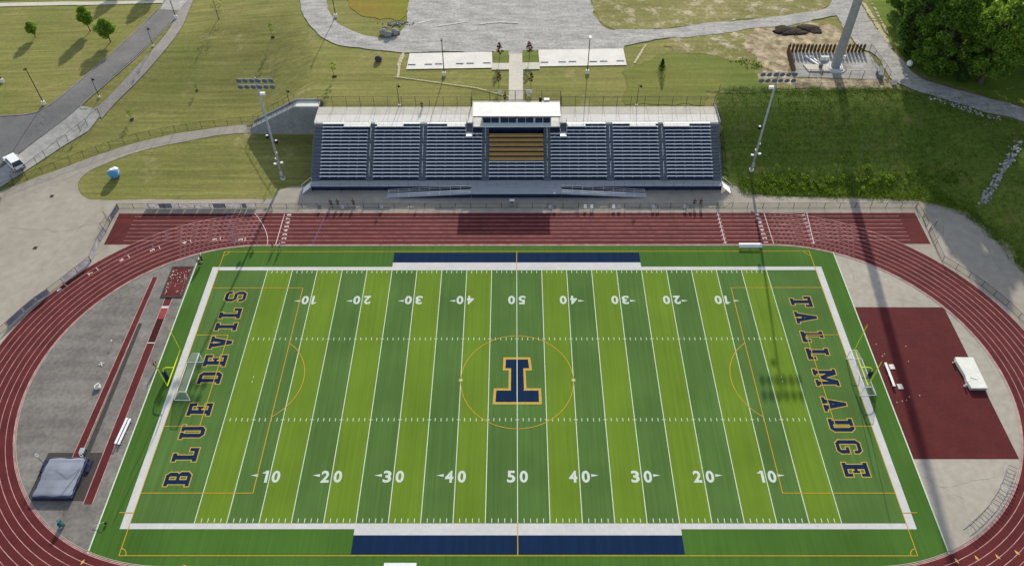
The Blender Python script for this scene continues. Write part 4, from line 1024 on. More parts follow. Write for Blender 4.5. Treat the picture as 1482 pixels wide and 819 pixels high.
# ------------------------------------------------------------------ tower compound
tp = G(1208, 99)
t = thing('monopole_tower', 'huge grey tapering tower pole with ring base in the fenced gravel compound', 'tower', tp)
MB().tube((0, 0, .5), (.0, 0, 64), 1.0, .5, 24).build('pole', 'steel', t, smooth=True)
mb = MB(); mb.tube((0, 0, .25), (0, 0, .5), 1.75, 1.7, 24); mb.build('base_flange', 'white', t)
MB().tube((0, 0, -.1), (0, 0, .25), 2.3, 2.3, 24).build('foundation', 'concrete_white', t)
mb = MB()
for k in range(18): a = 2 * math.pi * k / 18; mb.tube((1.42 * math.cos(a), 1.42 * math.sin(a), .5), (1.42 * math.cos(a), 1.42 * math.sin(a), .72), .06, n=6)
mb.build('anchor_bolt_ring', 'steel_dark', t)
mb = MB(); mb.box((-.1, 1.15, 2.0), (.8, .3, 1.2)); mb.build('hatch', 'steel_dark', t)
mb = MB()
for z in (58, 61, 63.5): mb.tube((-1.4, 0, z), (1.4, 0, z), .06, n=6); mb.tube((0, -1.4, z), (0, 1.4, z), .06, n=6)
mb.build('antenna_arm', 'steel', t)
drape('compound_gravel', GP([(1139, 77), (1258, 77), (1284, 116), (1149, 112)]), .09, 'gravel', 2)
# spiked board fence (two sides) and chain link (two sides)
def picket(a, b, n, label):
    A, B = G(*a), G(*b); t = thing('board_fence', label, 'fence', A, 0, 'brown board fences of the tower compound'); d = B - A; d.z = 0; u = d.normalized(); nr = Vector((-u.y, u.x, 0)); w = d.length / n
    for i in range(n):
        c = d * ((i + .5) / n); hw = w * .34; hz = 2.2
        pr = [(-hw, 0), (hw, 0), (hw, hz - .5), (hw * .3, hz), (-hw, hz - .35)]; mb = MB(); m = len(pr)
        vs = [c + u * q + nr * e + Vector((0, 0, zz)) for e in (-.03, .03) for q, zz in pr]
        mb.add(vs, [(k, (k + 1) % m, m + (k + 1) % m, m + k) for k in range(m)] + [tuple(range(m)), tuple(range(2 * m - 1, m - 1, -1))]); mb.build('board', 'brown', t)
    for z in (.5, 1.5): MB().tube(Vector((0, 0, z)) + nr * .06, d + Vector((0, 0, z)) + nr * .06, .04, n=5).build('rail', 'bronze', t)
picket((1138, 76), (1251, 76), 21, 'rear brown board fence behind the grey tower pole'); picket((1138, 76.5), (1148.5, 111), 14, 'left brown board fence of the compound, seen nearly end on')
fence('compound_fence', GP([(1257, 76.5), (1264, 86), (1272, 97), (1279, 107), (1285, 117)]), 2.2, 'black chain link fence on the right side of the tower compound', exact=True)
fence('compound_fence', GP([(1149, 113), (1170, 113.5), (1188, 114), (1228, 115), (1247, 115.5), (1268, 116)]), 2.2, 'black chain link fence on the near side of the tower compound', exact=True)
p = G(1186, 101.5); t = thing('equipment_pad', 'pale slab with a small dark box left of the tower pole', 'equipment pad', p)
mb = MB(); mb.add([(-2.7, -.9, 0), (2.6, -.9, 0), (2.6, 1.7, 0), (-3.3, 1.7, 0), (-2.7, -.9, .35), (2.6, -.9, .35), (2.6, 1.7, .35), (-3.3, 1.7, .35)], [(0, 3, 2, 1), (4, 5, 6, 7), (0, 1, 5, 4), (1, 2, 6, 5), (2, 3, 7, 6), (3, 0, 4, 7)]); mb.build('slab', 'concrete', t)
MB().box((.2, .4, .7), (.7, .6, .7)).build('cabinet', 'steel_dark', t); MB().box((.2, .4, 1.08), (.8, .7, .06)).build('lid', 'black', t)
for a, b, w, lb in (((1165, 83), (1183, 95), .45, 'longer of two white beams lying on the compound gravel'), ((1173, 83), (1182, 91), .35, 'shorter of two white beams lying on the compound gravel')):
    A, B = G(*a), G(*b); mb = MB(); d = B - A; ln = d.length; an = math.atan2(d.y, d.x)
    mb.box((0, 0, .28), (ln, w, .06)); mb.box((0, 0, .16), (ln, .06, .2)); mb.box((0, 0, .04), (ln, w, .06)); o = mb.build('steel_beam', 'white', loc=(A + B) / 2 + Vector((0, 0, .1))); o.rotation_euler = (0, 0, an); tag(o, lb, 'beam', 'white beams in the tower compound')
p = G(1196, 88); t = thing('cable_cabinet', 'white low cable cabinet just behind the tower base', 'cabinet', p)
MB().box((-.6, 0, .55), (1.7, .5, .9)).build('body', 'white', t); MB().box((-.6, 0, 1.03), (1.8, .6, .08)).build('lid', 'offwhite', t); MB().box((-.6, -.26, .55), (.04, .02, .8)).build('door_seam', 'steel_dark', t)
p = G(1219, 90); t = thing('meter_stand', 'white meter box on a stand right of the tower base', 'meter', p)
MB().tube((0, 0, 0), (0, 0, 1.3), .06).build('post', 'steel', t); MB().box((0, 0, 1.3), (.7, .35, .7)).build('meter_box', 'white', t)
p = G(1272, 112); t = thing('gas_generator', 'grey generator with white pipes in the right corner of the compound', 'generator', p)
MB().box((0, 0, .6), (1.0, 2.0, 1.0)).build('housing', 'steel_dark', t); mb = MB()
for k in range(3): mb.tube((-.5 + .45 * k, -.6, 1.1), (-.2 + .45 * k, 1.4, 1.9), .08)
mb.build('pipe', 'white', t)
p = G(1293, 122); t = thing('utility_box', 'small pale utility box beside the gravel path bend', 'utility box', p); MB().box((0, 0, .4), (1.0, .7, .8)).build('cabinet', 'offwhite', t); MB().box((0, 0, .83), (1.1, .8, .06)).build('lid', 'steel_dark', t)
p = G(1315, 96); t = thing('white_tank', 'round white tank half hidden under the big trees', 'tank', p); MB().ball((0, 0, .7), .62, 3, (1, 1, 1.2)).build('body', 'white', t, smooth=True); MB().tube((0, 0, 0), (0, 0, .3), .6).build('foot', 'steel_dark', t)
p = G(1152, 46); mb = MB(); mb.ball((0, 0, -.1), 1, 4, (4.6, 2.3, .45), .3, 3); mb.ball((3.4, .9, -.1), 1, 4, (3.0, 1.9, .45), .4, 5); mb.ball((-3.2, .8, -.1), 1, 4, (2.6, 1.7, .5), .4, 8); mb.ball((.6, -1.2, -.1), 1, 4, (2.2, 1.5, .35), .4, 9); o = mb.build('mulch_heap', 'mulch', loc=p, smooth=True); tag(o, 'long dark heap of mulch on the bare soil behind the compound', 'heap')

# ------------------------------------------------------------------ goals, benches, mats
def goalpost(s, label):
    t = thing('goal_post', label, 'goal post', (s * 56.95, .3, .02), 0, 'yellow football goal posts')
    x = -s * 2.05
    mb = MB(); pts = [(0, 0, 0), (0, 0, 2.1)] + [(-s * (1.1 - 1.1 * math.cos(R(a))), 0, 2.1 + .95 * math.sin(R(a))) for a in range(15, 91, 15)] + [(x, 0, 3.05)]
    mb.pipe(pts, .085, 10); mb.build('gooseneck', 'goal_yellow', t)
    MB().tube((0, 0, .02), (0, 0, 1.95), .33, .33, 14).build('base_pad', 'navy', t)
    MB().tube((x, -3.56, 3.05), (x, 3.56, 3.05), .085, n=10).build('crossbar', 'goal_yellow', t)
    for y in (-3.56, 3.56): 
        u = MB().tube((x, y, 3.05), (x, y, 9.2), .055, n=8).build('upright', 'goal_yellow', t)
        MB().box((x, y, 9.25), (.03, .12, .5)).build('ribbon', 'orange', u)
goalpost(-1, 'yellow football goal post at the left end of the field'); goalpost(1, 'yellow football goal post at the right end of the field')
def soccer_goal(corners, label, s):
    (fa, fb_, ra, rb, ta_, tb) = [at(*q) for q in corners]      # front posts, rear ground, top rear
    fa.z = fb_.z = ra.z = rb.z = 0
    c = (fa + fb_) / 2; t = thing('soccer_goal', label, 'soccer goal', c + Vector((0, 0, .03)), 0, 'white portable soccer goals')
    hh = Vector((0, 0, 2.35)); q = [v - c for v in (fa, fb_, ra, rb)]
    tr1, tr2 = q[0].lerp(q[2], .42) + hh, q[1].lerp(q[3], .42) + hh
    mb = MB(); mb.pipe([q[0], q[0] + hh, q[1] + hh, q[1]], .075, 8); mb.build('front_frame', 'white', t)
    mb = MB(); mb.pipe([q[0], q[2], q[3], q[1]], .06, 8); mb.build('ground_frame', 'white', t)
    for a, b, e in ((q[0], tr1, q[2]), (q[1], tr2, q[3])):
        mb = MB(); mb.pipe([a + hh, b, e], .05, 8); mb.build('side_brace', 'white', t)
    n = FB(); n.add([q[0] + hh, q[1] + hh, tr2, tr1, q[3], q[2], q[0], q[1]], [(0, 1, 2, 3), (3, 2, 4, 5), (0, 3, 5, 6), (1, 7, 4, 2)]); n.build('net', 'net', t)
soccer_goal([(294.4, 524), (275.4, 579.5), (271, 524.5), (251.8, 578.7), (0, 0), (0, 1)], 'white soccer goal standing beside the left football goal post', -1)
soccer_goal([(1224.5, 519.5), (1244, 572.6), (1246.7, 519), (1268, 571.7), (0, 0), (0, 1)], 'white soccer goal standing in front of the right football goal post', 1)
def bench(name, a, b, wide, rows, label, m='alu', cat='bench', hh=.45):
    A, B = at(*a), at(*b); c = (A + B) / 2; d = (B - A); ln = d.length; t = thing(name, label, cat, (c.x, c.y, .02), math.atan2(d.y, d.x))
    for k in range(rows):
        mb = MB(); mb.box((0, k * .42, hh + k * .2), (ln, wide, .06)); mb.build('seat', m, t)
    n = 3
    for k in range(n):
        x = -ln / 2 + .3 + (ln - .6) * k / (n - 1); mb = MB(); mb.box((x, -.1, hh / 2), (.08, .08, hh)); mb.box((x, .1 + .42 * (rows - 1), (hh + .2 * (rows - 1)) / 2), (.08, .08, hh + .2 * (rows - 1))); mb.box((x, .2 * (rows - 1), .04), (.1, .5 + .42 * (rows - 1), .06)); mb.build('leg', 'steel', t)
bench('team_bench', (1069, 359), (1102, 359), .5, 2, 'white two plank bench at the far edge of the turf on the right', 'white')
bench('team_bench', (173, 645), (190, 608), .35, 2, 'pale metal bench on the asphalt beside the left turf edge')
bench('team_bench', (556, 824), (603, 824), .5, 2, 'white bench at the near edge of the turf, cut by the picture', 'white')
bench('team_bench', (1293, 561), (1280, 527), .4, 1, 'white single plank bench on the red apron at right', 'white')
for (px, py), lb in (((1290.5, 531), 'pale square mat on the red apron, the farther of two'), ((1302.5, 559.5), 'pale square mat on the red apron, the nearer of two')):
    p = at(px, py); mb = MB(); mb.box((0, 0, .06), (.85, 1.0, .08)); o = mb.build('square_mat', 'offwhite', loc=(p.x, p.y, .02)); o.rotation_euler = (0, 0, .03); tag(o, lb, 'mat', 'pale square mats on the apron')
    bm = bmesh.new(); bm.from_mesh(o.data); bmesh.ops.bevel(bm, geom=bm.edges[:], offset=.025, segments=2, affect='EDGES'); bm.to_mesh(o.data); bm.free()
# high jump mat
p = Vector((73.75, 1.1, .02)); t = thing('high_jump_mat', 'thick white high jump mat on the red apron with folded cover', 'jump mat', p)
mb = MB(); mb.prism([(-1.7, -3.2), (1.5, -3.2), (1.5, 3.0), (-1.5, 3.0), (-1.35, 2.2), (-1.2, .5), (-1.45, -1.6), (-1.75, -2.4)], 'y', 0, 0) if 0 else None
prof = [(-1.15, -3.15), (1.5, -3.15), (1.55, 3.0), (-1.45, 3.05), (-1.5, 2.0), (-1.2, -.6), (-1.35, -1.6)]
k = len(prof); mb.add([(x, y, 0.02) for x, y in prof] + [(x * (.98 if x > 0 else 1), y, .55 + .1 * (1 if y < 0 else .9)) for x, y in prof], [tuple(range(k - 1, -1, -1)), tuple(range(k, 2 * k))] + [(i, (i + 1) % k, k + (i + 1) % k, k + i) for i in range(k)])
mb.build('foam', 'matwhite', t, bevel=.05)
mb = MB(); mb.bx(-1.3, 1.42, -3.17, -3.155, .06, .5); mb.build('front_flap', 'matgrey', t)
for y, a in ((2.3, .5), (-2.4, -.3)):
    mb = MB(); mb.box((-1.75, y, .35), (.28, .12, .6), rz=a); mb.ball((-1.85, y, .12), .13); mb.build('strap', 'offwhite', t)
mb = MB(); mb.pipe([(-.9, -1.9, .66), (-.6, -1.0, .68), (.0, -1.3, .67), (.5, -1.5, .67)], .04, 6); mb.build('cover_fold', 'matwhite', t)
# pole vault mat
p = Vector((-67.15, -17.8, .02)); t = thing('pole_vault_mat', 'big grey pole vault mat with navy sides in the left infield corner', 'vault mat', p)
mb = MB(); mb.bx(-2.9, 2.95, -3.2, 3.3, .02, .72); mb.build('side', 'matnavy', t, bevel=.05)
mb = MB(); W_ = 14
vs = []
for j in range(W_ + 1):
    for i in range(W_ + 1):
        x = -2.93 + 5.91 * i / W_; y = -3.23 + 6.56 * j / W_; z = .78 + .02 * math.sin(x * 2.2 + 1) * math.sin(y * 1.7) + .012 * math.sin(y * 4.5) - (.12 if i in (0, W_) or j in (0, W_) else 0)
        vs.append((x, y, z))
mb.add(vs, [(j * (W_ + 1) + i, j * (W_ + 1) + i + 1, (j + 1) * (W_ + 1) + i + 1, (j + 1) * (W_ + 1) + i) for j in range(W_) for i in range(W_)]); mb.build('cover', 'matgrey', t)
mb = MB(); mb.pipe([(2.6, 1.5, .85), (2.2, -.5, .86), (1.4, -2.9, .84)], .025, 5); mb.pipe([(-1, 1.2, .86), (1.3, -.2, .87), (2.5, 1.2, .86)], .02, 5); mb.build('tie_rope', 'steel_dark', t)
for s, px in ((-1, 'left vault standard with a white loop beside the grey mat'), (1, 'right vault standard with a white loop beside the grey mat')):
    st = thing('vault_standard', px, 'vault standard', (-67.15 + s * 3.35, -15.7, .02), 0, 'vault standards')
    MB().box((0, 0, .15), (.55, 1.9, .3)).build('base', 'matnavy', st); MB().tube((0, .2, .3), (0, .2, 2.6), .05).build('upright', 'steel_dark', st)
    mb = MB(); lp = [(-.1 * s + .22 * math.cos(R(a)), .2, 3.0 + .42 * math.sin(R(a))) for a in range(0, 361, 30)]; mb.pipe(lp, .045, 6); mb.build('loop', 'white', st)
p = at(121, 655); t = thing('runway_cart', 'small dark box cart at the end of the vault runway', 'cart', (p.x, p.y, .03)); MB().box((0, 0, .35), (.7, .9, .5)).build('box', 'steel_dark', t); MB().box((0, 0, .62), (.76, .96, .05)).build('lid', 'steel', t)
for q in (-.3, .3): MB().tube((-.4, q, .14), (.4, q, .14), .12, n=10).build('wheel', 'tyre', t)
p = at(90, 761); t = thing('field_cart', 'teal folded field cart near the inner track kerb bottom left', 'cart', (p.x, p.y, .02), .3); MB().box((0, 0, .6), (.6, .5, .7)).build('bag', 'teal', t); MB().box((0, .1, 1.05), (.4, .4, .25)).build('top_bag', 'teal', t)
mb = MB(); mb.pipe([(-.25, .25, 0), (-.25, .3, 1.4), (.25, .3, 1.4), (.25, .25, 0)], .03, 6); mb.build('frame', 'steel_dark', t)
for q in (-.3, .3): MB().tube((q - .05, 0, .16), (q + .05, 0, .16), .16, n=12).build('wheel', 'tyre', t)
p = at(147, 527); t = thing('wind_gauge', 'white pole on a cross foot standing in the left infield', 'pole stand', (p.x, p.y, .02))
MB().tube((0, 0, .05), (-.05, .05, 1.9), .03).build('pole', 'offwhite', t); mb = MB(); mb.box((0, 0, .06), (.9, .14, .1), rz=.5); mb.box((0, 0, .05), (.14, .9, .08), rz=.5); mb.build('foot', 'offwhite', t)
p = at(164, 497.5); t = thing('wind_gauge', 'short stand with a white ball in the upper left infield', 'pole stand', (p.x, p.y, .02)); MB().tube((0, 0, 0), (0, 0, .8), .025).build('pole', 'steel_dark', t); MB().ball((0, 0, .85), .14).build('ball', 'white', t)
p = at(142, 561); t = thing('starting_box', 'cream folded box beside the vault runway in the left infield', 'box', (p.x, p.y, .02), .4); MB().box((0, 0, .25), (.9, .7, .45), ry=.1).build('body', 'offwhite', t, bevel=.04); MB().box((.15, .25, .58), (.5, .25, .25), rz=.3).build('flap', 'offwhite', t)
p = at(143, 760); t = thing('corner_flag', 'pale stick with dark foot lying by the turf edge bottom left', 'marker pole', (p.x, p.y, .05)); MB().tube((-.8, -.25, .1), (.9, .2, .55), .03).build('stick', 'offwhite', t); MB().ball((1.0, .2, .25), .2).build('foot', 'black', t)
p = at(267, 820); t = thing('traffic_cone', 'orange cone at the near turf edge, cut by the picture', 'cone', (p.x, p.y, .025)); MB().box((0, 0, .03), (.42, .42, .05)).build('foot', 'orange', t); MB().tube((0, 0, .05), (0, 0, .75), .17, .03, 14).build('body', 'orange', t); MB().tube((0, 0, .38), (0, 0, .52), .115, .085, 14).build('band', 'white', t)
# hurdles
def hurdle():
    t = thing('hurdle', 'grey track hurdle stored in the row inside the kerb at bottom right', 'hurdle', (0, 0, .02), 0, 'hurdles stored inside the right bend')
    for y in (-.55, .55):
        mb = MB(); mb.box((-.3, y, .03), (.7, .06, .05)); mb.tube((0, y, .03), (0, y, .95), .025, n=6); mb.build('leg', 'steel', t)
    return t, MB().box((0, 0, .97), (.03, 1.2, .08)).build('crossbar', 'steel_dark', t)
h0, _ = hurdle(); g = random.Random(11); hn = 20
for k in range(hn):
    a = R(-59 + 26 * k / (hn - 1)); r = RI - 1.35
    loc = (CX + r * math.cos(a), r * math.sin(a), .02); rz = a + R(90) + g.uniform(-.12, .12)
    if k == 0: h0.location = loc; h0.rotation_euler = (0, 0, rz); cur = h0
    else: cur = dup(h0, loc, rz)
    if k in (7, 13):
        for c in cur.children:
            if c.name.startswith('crossbar'): c.data = c.data.copy(); c.data.materials[0] = M['white']
        cur['label'] = 'hurdle with a white bar, %s one in the stored row at bottom right' % ('lower left' if k == 7 else 'upper right')

# wheel stops, signs, bins
def wheel_stop(px, label, grp):
    p = G(*px); mb = MB(); mb.prism([(-.09, 0), (.09, 0), (.06, .13), (-.06, .13)], 'x', -.85, .85); o = mb.build('wheel_stop', 'steel_dark', loc=p + Vector((0, 0, .10))); tag(o, label, 'wheel stop', grp)
for n_, px in zip(('first', 'second', 'third', 'fourth', 'fifth', 'sixth'), ((596, 94.5), (620, 94), (635, 93.5), (665.5, 93), (680.5, 92.5), (704.5, 92))): wheel_stop(px, n_ + ' dark wheel stop from the left on the left parking bay', 'wheel stops on the pale parking bays')
for n_, px in zip(('first', 'second', 'third', 'fourth', 'fifth', 'sixth'), ((788, 91), (813.5, 90.5), (828.5, 90), (858.5, 90), (873.5, 89.5), (897.5, 89))): wheel_stop(px, n_ + ' dark wheel stop from the left on the right parking bay', 'wheel stops on the pale parking bays')
def sign(px, w, hh, zc, label, extra=False):
    p = G(*px); t = thing('notice_board', label, 'sign', p)
    for s in (-1, 1): MB().tube((s * w * .38, .04, 0), (s * w * .38, .04, zc + hh / 2), .04, n=6).build('post', 'black', t)
    MB().box((0, 0, zc), (w, .05, hh)).build('panel', 'white', t, bevel=.01)
    if extra:
        MB().box((.1, -.03, zc - hh * .5 - .5), (w * .5, .05, .5)).build('small_panel', 'white', t); MB().box((0, -.028, zc), (.04, .01, hh)).build('divider', 'steel_dark', t)
sign((723, 141), .75, .9, 1.3, 'small white notice panel left of the entrance gate'); sign((765, 142), 1.35, .9, 1.6, 'wide white notice panel pair right of the entrance gate', True)
def bin_(px, label):
    p = G(*px); t = thing('litter_bin', label, 'litter bin', p + Vector((0, 0, .1))); MB().tube((0, 0, 0), (0, 0, .85), .27, .32, 14).build('body', 'cloth_dark', t); mb = MB(); mb.ball((0, 0, .88), .32, 2, (1, 1, .5)); mb.build('lid', 'steel_dark', t)
bin_((782, 147), 'dark litter bin behind the press box roof on the right')
p = G(791, 149); t = thing('cooler_box', 'white chest box standing behind the press box roof', 'chest', p + Vector((0, 0, .1))); MB().box((0, 0, .4), (1.1, .7, .75)).build('body', 'steel', t); MB().box((0, 0, .82), (1.16, .76, .1)).build('lid', 'white', t, bevel=.02)

# booth cut by the left picture edge and the manhole-like drains
p = G(4, 290); t = thing('ticket_booth', 'maroon roofed booth cut by the left picture edge', 'booth', p + Vector((-2.4, -.6, 0)), .75); MB().box((0, 0, 1.1), (3.4, 2.6, 2.2)).build('wall', 'track_dark', t); mb = MB(); mb.prism([(-1.7, 2.2), (1.7, 2.2), (0, 2.75)], 'x', -2.0, 2.0); mb.build('roof', 'track', t); MB().box((.6, -1.32, 1.3), (1.2, .04, .8)).build('window', 'glass', t); MB().box((1.9, .4, .35), (.7, 1.6, .5)).build('counter', 'offwhite', t)
for (px, py), lb in (((75, 284), 'dark square drain grate in the left pavement, upper one'), ((51, 359), 'dark square drain grate in the left pavement, lower one')):
    p = G(px, py); mb = MB(); [mb.box((-.3 + .12 * i, 0, .03), (.06, .6, .03)) for i in range(6)]; mb.box((0, .32, .03), (.74, .06, .035)); mb.box((0, -.32, .03), (.74, .06, .035)); o = mb.build('drain_grate', 'black', loc=p); tag(o, lb, 'drain')

# rocks
def rock(px, r, m, label, seed, sq=(1, 1, .8), grp=None):
    p = G(*px); mb = MB(); mb.ball((0, 0, r * sq[2] * .7), r, 2 if seed == 2 else 3, sq, .2, seed); o = mb.build('boulder', m, loc=p, smooth=True); tag(o, label, 'boulder', grp); return o
rock((168, 256), 1.25, 'rock_blue', 'big rock painted blue and white on the left lawn', 2, (.9, .85, 1.05)).data.shade_flat()
rock((548, 88), .78, 'rock_purple', 'dark purple boulder on the lawn below the gravel drive', 3, (1, 1, .95))
for k, (px, py, r, lb) in enumerate(((557, 43, .62, 'small pale boulder at the back of the group by the gravel lot'), (555, 50, .85, 'leftmost boulder of the group by the gravel lot'), (562, 53, .9, 'middle front boulder of the group by the gravel lot'), (571, 50, .95, 'blue grey boulder on the right of the group by the gravel lot'), (576, 48, .5, 'smallest boulder at the right end of the group by the gravel lot'))):
    rock((px, py), r, 'rock', lb, 10 + k, (1, .9, .85), 'boulders by the gravel lot')
mb = MB(); g = random.Random(3)
for k in range(260):
    tt = g.random(); px = 1476 - 56 * tt + g.gauss(0, 4.5) * (1 - .4 * tt); py = 205 + 92 * tt + g.gauss(0, 3); p = G(px, py); r = g.uniform(.08, .34); mb.ball(p + Vector((0, 0, r * .4)), r, 1, (1, 1, .8), .4, k)
for k in range(110):
    tt = g.random(); px = 1345 + 100 * tt + g.gauss(0, 4); py = 141 + 32 * tt + g.gauss(0, 1.5); p = G(px, py); r = g.uniform(.1, .26); mb.ball(p + Vector((0, 0, r * .4)), r, 1, (1, 1, .8), .4, k)
for k in range(60):
    px, py = 575 + g.gauss(0, 11), 35 + g.gauss(0, 1.6); p = G(px, py); r = g.uniform(.12, .3); mb.ball(p + Vector((0, 0, r * .4)), r, 1, (1, 1, .8), .4, k)
o = mb.build('rubble', 'rubble'); stuff(o)

# ------------------------------------------------------------------ vehicle
def suv(loc, rz, label):
    t = thing('parked_car', label, 'car', loc, rz)
    mb = MB(); mb.prism([(-2.35, .45), (-2.3, 1.0), (-2.25, 1.08), (1.15, 1.08), (2.2, .95), (2.35, .7), (2.35, .42), (-2.25, .38)], 'y', -.93, .93); mb.build('body', 'carpaint', t, bevel=.05)
    mb = MB(); b = [(-2.22, -.86, 1.08), (1.1, -.86, 1.08), (1.1, .86, 1.08), (-2.22, .86, 1.08)]; tp_ = [(-1.85, -.70, 1.74), (.25, -.70, 1.78), (.25, .70, 1.78), (-1.85, .70, 1.74)]
    mb.add(b + tp_, [(0, 3, 2, 1), (4, 5, 6, 7), (0, 1, 5, 4), (1, 2, 6, 5), (2, 3, 7, 6), (3, 0, 4, 7)]); mb.build('window_glass', 'glass', t)
    mb = MB(); mb.box((-.8, 0, 1.79), (2.15, 1.44, .07)); mb.build('roof', 'carpaint', t, bevel=.03)
    for s in (-1, 1):
        mb = MB()
        for x0, x1 in ((-2.18, -1.83), (-.85, -.75), (1.05, .27)): mb.tube((x0, s * .87, 1.08), (x1, s * .715, 1.75), .05, n=6)
        mb.build('pillar', 'carpaint', t)
        MB().box((-2.33, s * .75, .85), (.08, .25, .3)).build('taillight', 'redlight', t); MB().box((2.33, s * .68, .75), (.08, .4, .18)).build('headlight', 'white', t)
        MB().box((.75, s * 1.05, 1.12), (.16, .2, .14)).build('mirror', 'carpaint', t)
        for x in (-1.45, 1.45):
            w = MB().tube((x, s * .96, .36), (x, s * .72, .36), .36, n=18).build('wheel', 'tyre', t); MB().tube((x, s * .965, .36), (x, s * .9, .36), .21, n=12).build('rim', 'steel', w)
    t.scale = (1.24, 1.24, 1.3)
    MB().box((-2.36, 0, .5), (.12, 1.75, .2)).build('bumper', 'steel_dark', t); MB().box((-2.37, 0, .82), (.03, .5, .12)).build('plate', 'offwhite', t)
p = G(32, 249); d = R(136); suv(p + Vector((math.cos(d) * 2.9, math.sin(d) * 2.9, .08)), d, 'white SUV with dark rear window parked at the left picture edge')

# ------------------------------------------------------------------ people
def skin_mesh(pts, edges, root=0, sub=2):
    me = bpy.data.meshes.new('sk'); me.from_pydata([p[:3] for p in pts], edges, [])
    o = bpy.data.objects.new('sk', me); COL.objects.link(o); o.modifiers.new('s', 'SKIN')
    for i, p in enumerate(pts):
        v = me.skin_vertices[0].data[i]; v.radius = (p[3], p[4] if len(p) > 4 else p[3]); v.use_root = i == root
    s = o.modifiers.new('u', 'SUBSURF'); s.levels = sub; s.render_levels = sub
    dg = bpy.context.evaluated_depsgraph_get(); dg.update(); r = bpy.data.meshes.new_from_object(o.evaluated_get(dg)); bpy.data.objects.remove(o)
    for q in r.polygons: q.use_smooth = True
    return r
def body_mesh(stride, arm):
    P_ = [(0, 0, .95, .145, .11), (0, 0, 1.18, .135, .10), (0, 0, 1.38, .165, .105), (0, .0, 1.50, .06), (0, .01, 1.60, .085, .09), (0, 0, 1.72, .075, .085)]; E_ = [(0, 1), (1, 2), (2, 3), (3, 4), (4, 5)]
    for s in (-1, 1):
        f = s * stride; b = len(P_)
        P_ += [(s * .10, f * .02, .88, .095), (s * .105, -f * .16 - .03 * abs(stride), .50, .065), (s * .105, -f * .30 + (.10 * stride if f < 0 else 0), .09, .042), (s * .115, -f * .30 - .15, .04, .04, .032)]; E_ += [(0, b), (b, b + 1), (b + 1, b + 2), (b + 2, b + 3)]
        c = len(P_); P_ += [(s * .20, 0, 1.42, .062), (s * .27, f * .12, 1.14, .044), (s * (.27 - .04 * arm), f * .18 - .12 * arm, .90 + .12 * arm, .034), (s * (.26 - .04 * arm), f * .20 - .17 * arm, .82 + .14 * arm, .036, .022), (s * (.25 - .04 * arm), f * .21 - .20 * arm, .76 + .15 * arm, .022, .016)]; E_ += [(2, c), (c, c + 1), (c + 1, c + 2), (c + 2, c + 3), (c + 3, c + 4)]
    return skin_mesh(P_, E_)
def cloth_mesh(kind, stride):
    if kind in ('top', 'jacket'):
        P_ = [(0, 0, 1.0, .165, .13), (0, 0, 1.2, .155, .12), (0, 0, 1.40, .18, .12), (0, 0, 1.47, .085)]; E_ = [(0, 1), (1, 2), (2, 3)]
        for s in (-1, 1): c = len(P_); P_ += [(s * .20, 0, 1.41, .078), (s * .265, s * stride * .10, 1.2, .065)]; E_ += [(2, c), (c, c + 1)]; P_ += [(s * .265, s * stride * .17, .93, .052)] if kind == 'jacket' else []; E_ += [(c + 1, c + 2)] if kind == 'jacket' else []
    else:
        P_ = [(0, 0, .98, .158, .125)]; E_ = []
        for s in (-1, 1):
            f = s * stride; c = len(P_); P_ += [(s * .10, f * .02, .86, .112), (s * .108, -f * .15 - .03 * abs(stride), .52, .085)]; E_ += [(0, c), (c, c + 1)]
            if kind == 'trousers': P_ += [(s * .105, -f * .29 + (.10 * stride if f < 0 else 0), .12, .062)]; E_ += [(c + 1, c + 2)]
    return skin_mesh(P_, E_)
BM = {st: body_mesh(*st) for st in ((0.0, .2), (.9, 1.0))}
CM_ = {}
def mesh_obj(name, me, m, par):
    me = me.copy(); me.name = name; me.materials.clear(); me.materials.append(M[m]); o = bpy.data.objects.new(name, me); COL.objects.link(o); o.parent = par; return o
def person(loc, rz, st, top, bottom, label, kind='shorts', hh=1.0):
    t = thing('person', label, 'person', loc, rz); t.scale = (hh,) * 3
    b = mesh_obj('body', BM[st], 'skin', t)
    for k, m in (('jacket' if kind == 'trousers' else 'top', top), (kind, bottom)):
        if (k, st[0]) not in CM_: CM_[(k, st[0])] = cloth_mesh(k, st[0])
        mesh_obj('shirt' if k == 'top' else kind, CM_[(k, st[0])], m, t)
    mb = MB(); mb.ball((0, .025, 1.715), .115, 3, (.9, 1, .95), .03, 2); mb.build('hair', 'hair', t, smooth=True)
    mb = MB(); mb.box((0, -.095, 1.63), (.025, .04, .04)); mb.box((-.035, -.085, 1.665), (.025, .012, .014)); mb.box((.035, -.085, 1.665), (.025, .012, .014)); mb.box((0, -.09, 1.575), (.05, .012, .012)); mb.build('face', 'skin', t)
    for s in (-1, 1): MB().box((s * .11, -.08, .045), (.095, .27, .08)).build('shoe', 'cloth_white', t) if st[0] == 0 else None
run, stn = (.9, 1.0), (0.0, .2)
p = at(396, 361); person((p.x, p.y, .03), R(75), run, 'shirt_red', 'cloth_dark', 'runner in a red top on the inner edge of the far straight')
p = at(406, 361); person((p.x, p.y, .03), R(75), run, 'cloth_white', 'cloth_dark', 'runner in a white top and dark shorts on the far straight')
p = at(289.5, 385); person((p.x, p.y, .06), R(30), stn, 'cloth_dark', 'cloth_dark', 'person in black at the turf edge beside the jump pit, nearer the pit', 'trousers')
p = at(293, 379); person((p.x, p.y, .06), R(-20), stn, 'cloth_dark', 'cloth_dark', 'person in black at the turf edge, farther from the jump pit', 'trousers')
p = at(227, 532); person((p.x, p.y, .03), R(60), stn, 'cloth_dark', 'cloth_dark', 'person in dark clothes behind the left goal post on the asphalt', 'trousers')
